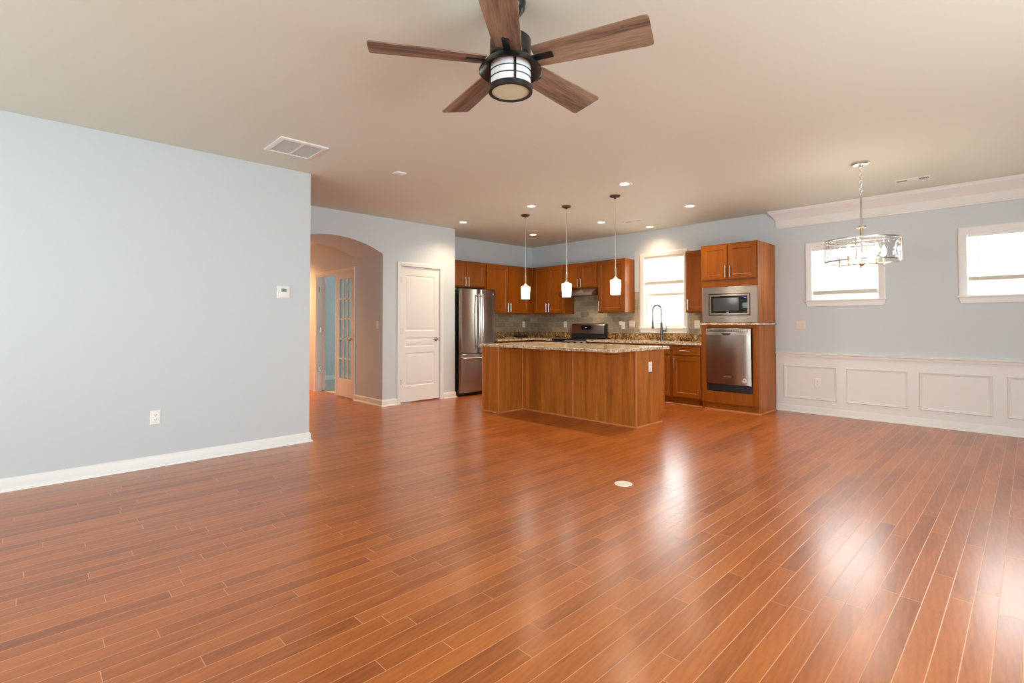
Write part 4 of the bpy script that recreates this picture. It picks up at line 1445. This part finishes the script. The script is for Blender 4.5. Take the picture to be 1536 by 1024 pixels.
vent('air_vent', 'narrow white air vent on the ceiling beside the crown moulding', 'vent', -1.03, -0.71, 6.80, 6.93, 3, 'X')
vent('air_vent', 'narrow white air vent on the kitchen ceiling before the sink window', 'vent', -4.33, -4.02, 6.57, 6.69, 3, 'X')
cpv = MB()
cpv.box(-4.555, -4.445, 2.722, 2.832, H - 0.016, H - 0.0005, 0.006)
tag(cpv.build('ceiling_cover_plate', 'trim_white', loc=(-4.5, 2.777, H)), 'small blank square white cover on the ceiling before the arch', 'cover plate')

# ceiling fan
FXc, FYc, FZ = -1.726, 1.675, 2.453
FN = thing('ceiling_fan', 'five-blade ceiling fan with weathered wood blades and black lantern light', 'ceiling fan', (FXc, FYc, H))
fc = (FXc, FYc, 0)
MB().lathe(fc, [(0.074, H - 0.0005), (0.074, H - 0.012), (0.070, H - 0.035), (0.050, H - 0.062), (0.026, H - 0.074), (0.018, H - 0.080)], 32).build('canopy', 'fan_black', FN)
MB().tube([(FXc, FYc, H - 0.07), (FXc, FYc, 2.58)], 0.0125, 14).build('downrod', 'fan_black', FN)
MB().lathe(fc, [(0.02, 2.60), (0.030, 2.595), (0.034, 2.572), (0.088, 2.566), (0.098, 2.556), (0.100, 2.478), (0.094, 2.470), (0.06, 2.468)], 40).build('motor_housing', 'fan_black', FN)
MB().lathe(fc, [(0.094, 2.4675), (0.104, 2.462), (0.122, 2.448), (0.150, 2.412), (0.152, 2.404), (0.148, 2.402), (0.118, 2.428), (0.10, 2.434)], 48).build('lamp_hood', 'fan_black', FN)
MB().lathe(fc, [(0.0965, 2.4335), (0.0965, 2.318)], 48, False).build('glass_cylinder', 'lamp_glass_white', FN)
MB().lathe(fc, [(0.0895, 2.309), (0.0005, 2.308), (0.0005, 2.312), (0.0895, 2.313)], 40, False).build('glass_lens', 'frosted_lens', FN)
cg = MB()
for z, h_ in ((2.395, 0.0035), (2.362, 0.0035)):
    lo = [[Vector((FXc + r * math.cos(2 * PI * k / 48), FYc + r * math.sin(2 * PI * k / 48), zz)) for k in range(48)] for r, zz in ((0.0972, z), (0.1005, z), (0.1005, z + h_), (0.0972, z + h_))]
    cg.poly(lo + [lo[0]], True, False, False)
lo = [[Vector((FXc + r * math.cos(2 * PI * k / 48), FYc + r * math.sin(2 * PI * k / 48), zz)) for k in range(48)] for r, zz in ((0.0892, 2.304), (0.105, 2.304), (0.106, 2.328), (0.0975, 2.330), (0.0892, 2.318))]
cg.poly(lo + [lo[0]], True, False, False)
va = math.atan2(-FYc, -FXc) + 0.22
for k in range(4):
    a = va + k * PI / 2
    R_ = Matrix.Rotation(a, 3, 'Z')
    pp = [R_ @ Vector(v) + Vector(fc) for v in ((0.0972, -0.005, 2.325), (0.1015, -0.005, 2.325), (0.1015, 0.005, 2.325), (0.0972, 0.005, 2.325))]
    cg.poly([pp, [p + Vector((0, 0, 0.105)) for p in pp]])
cg.build('lantern_cage', 'fan_black', FN)
PITCH = math.radians(-13.0)
for k in range(5):
    a = math.radians(21.85 + 72 * k)
    Rz = Matrix.Rotation(a, 4, 'Z') @ Matrix.Rotation(PITCH, 4, 'X')
    bl = MB()
    outline = []
    for x, hw in ((0.125, 0.066), (0.30, 0.074), (0.62, 0.087)):
        outline.append((x, hw))
    outline += [(0.645, 0.087), (0.655, 0.083), (0.660, 0.073)]
    ol = outline + [(x, -hw) for x, hw in reversed(outline)]
    bl.poly([[Vector((x, y, z)) for x, y in ol] for z in (-0.003, 0.003)])
    me_o = bl.build('blade', 'blade_wood', None, loc=(0, 0, 0), smooth=False)
    me_o.parent = FN
    me_o.matrix_local = Matrix.Translation((0, 0, FZ - H)) @ Rz
    br_ = MB()
    br_.box(0.088, 0.215, -0.017, 0.017, -0.012, -0.0035, 0.003)
    br_.box(0.070, 0.10, -0.014, 0.014, -0.010, 0.020, 0.003)
    bo_ = br_.build('blade_bracket', 'fan_black', None, loc=(0, 0, 0))
    bo_.parent = me_o

# ------------------------------------------------------------------ small things
fl = MB()
fl.lathe((-2.147, 3.253, 0), [(0.066, 0.0005), (0.066, 0.003), (0.060, 0.0055), (0.052, 0.006), (0.046, 0.005), (0.001, 0.005)], 36)
FO = tag(fl.build('floor_outlet', 'brushed_cover', loc=(-2.147, 3.253, 0)), 'round metal floor outlet cover set in the wood planks', 'floor outlet')

fa = thing('kitchen_faucet', 'tall spring-neck steel faucet before the sink window', 'faucet', (-4.166, YW - 0.11, 0.918))
bx, by = -4.166, YW - 0.11
MB().lathe((bx, by, 0), [(0.029, 0.9185), (0.029, 0.926), (0.022, 0.930), (0.020, 1.20), (0.016, 1.21)], 24).build('body', 'faucet_steel', fa)
arc = [(bx, by, 1.20)] + [(bx - 0.072 + 0.072 * math.cos(PI * k / 14), by - 0.02 * k / 14, 1.405 + 0.085 * math.sin(PI * k / 14)) for k in range(15)] + [(bx - 0.144, by - 0.02, 1.30), (bx - 0.144, by - 0.02, 1.22)]
coil = []
# spring: a helix wound round the arc
dense = []
for p, q in zip(arc[:-1], arc[1:]):
    for k in range(6):
        dense.append(Vector(p).lerp(Vector(q), k / 6))
dense.append(Vector(arc[-1]))
MB().tube(arc, 0.0105, 12).build('hose', 'dark_nickel', fa)
acc = 0.0
prev = None
for i, p in enumerate(dense):
    t = (dense[min(i + 1, len(dense) - 1)] - dense[max(i - 1, 0)]).normalized()
    y = Vector((0, 1, 0))
    x = t.cross(y).normalized()
    y = x.cross(t)
    nsub = 8
    if i + 1 < len(dense):
        L_ = (dense[i + 1] - p).length
        for k in range(nsub):
            ph = acc + 2 * PI * (L_ * k / nsub) / 0.011
            coil.append(p.lerp(dense[i + 1], k / nsub) + (x * math.cos(ph) + y * math.sin(ph)) * 0.0125)
        acc += 2 * PI * L_ / 0.011
MB().tube(coil, 0.0030, 5).build('spring', 'faucet_steel', fa)
MB().lathe((bx - 0.144, by - 0.02, 0), [(0.012, 1.235), (0.017, 1.225), (0.017, 1.155), (0.023, 1.13), (0.023, 1.112), (0.015, 1.108)], 18).build('spray_head', 'faucet_steel', fa)
MB().tube([(bx, by, 1.185), (bx - 0.07, by - 0.01, 1.187), (bx - 0.144, by - 0.02, 1.185)], 0.005, 8).build('support_arm', 'faucet_steel', fa)
lvh = MB()
lvh.tube([(bx + 0.016, by, 1.075), (bx + 0.085, by - 0.01, 1.075)], 0.013, 12)
lvh.tube([(bx + 0.080, by - 0.01, 1.075), (bx + 0.090, by - 0.012, 1.155)], [0.007, 0.005], 10)
lvh.build('lever', 'faucet_steel', fa)

ro = thing('wifi_router', 'black router with two upright antennas on the corner worktop', 'router', (-6.93, 7.0, 0.918))
MB().box(-7.01, -6.86, 6.87, 7.13, 0.9185, 0.968, 0.010).build('body', 'black_plastic', ro)
for y in (6.885, 7.0):
    MB().tube([(-7.0, y, 0.96), (-7.0, y, 0.975), (-7.003, y, 1.065)], [0.006, 0.006, 0.004], 8).build('antenna', 'black_plastic', ro)
cbm = MB()
cbm.tube([(-7.10, 6.55, 1.000), (-7.098, 6.60, 0.985), (-7.09, 6.68, 0.945), (-7.06, 6.74, 0.9235), (-7.0, 6.79, 0.9225), (-6.94, 6.84, 0.9225), (-6.93, 6.866, 0.930)], 0.0032, 8)
tag(cbm.build('cable', 'cable_white', loc=(-7.06, 6.74, 0.919)), 'thin white cable trailing to the black router on the worktop', 'cable')

for o in list(bpy.data.objects):
    if '_o' in o:
        del o['_o']
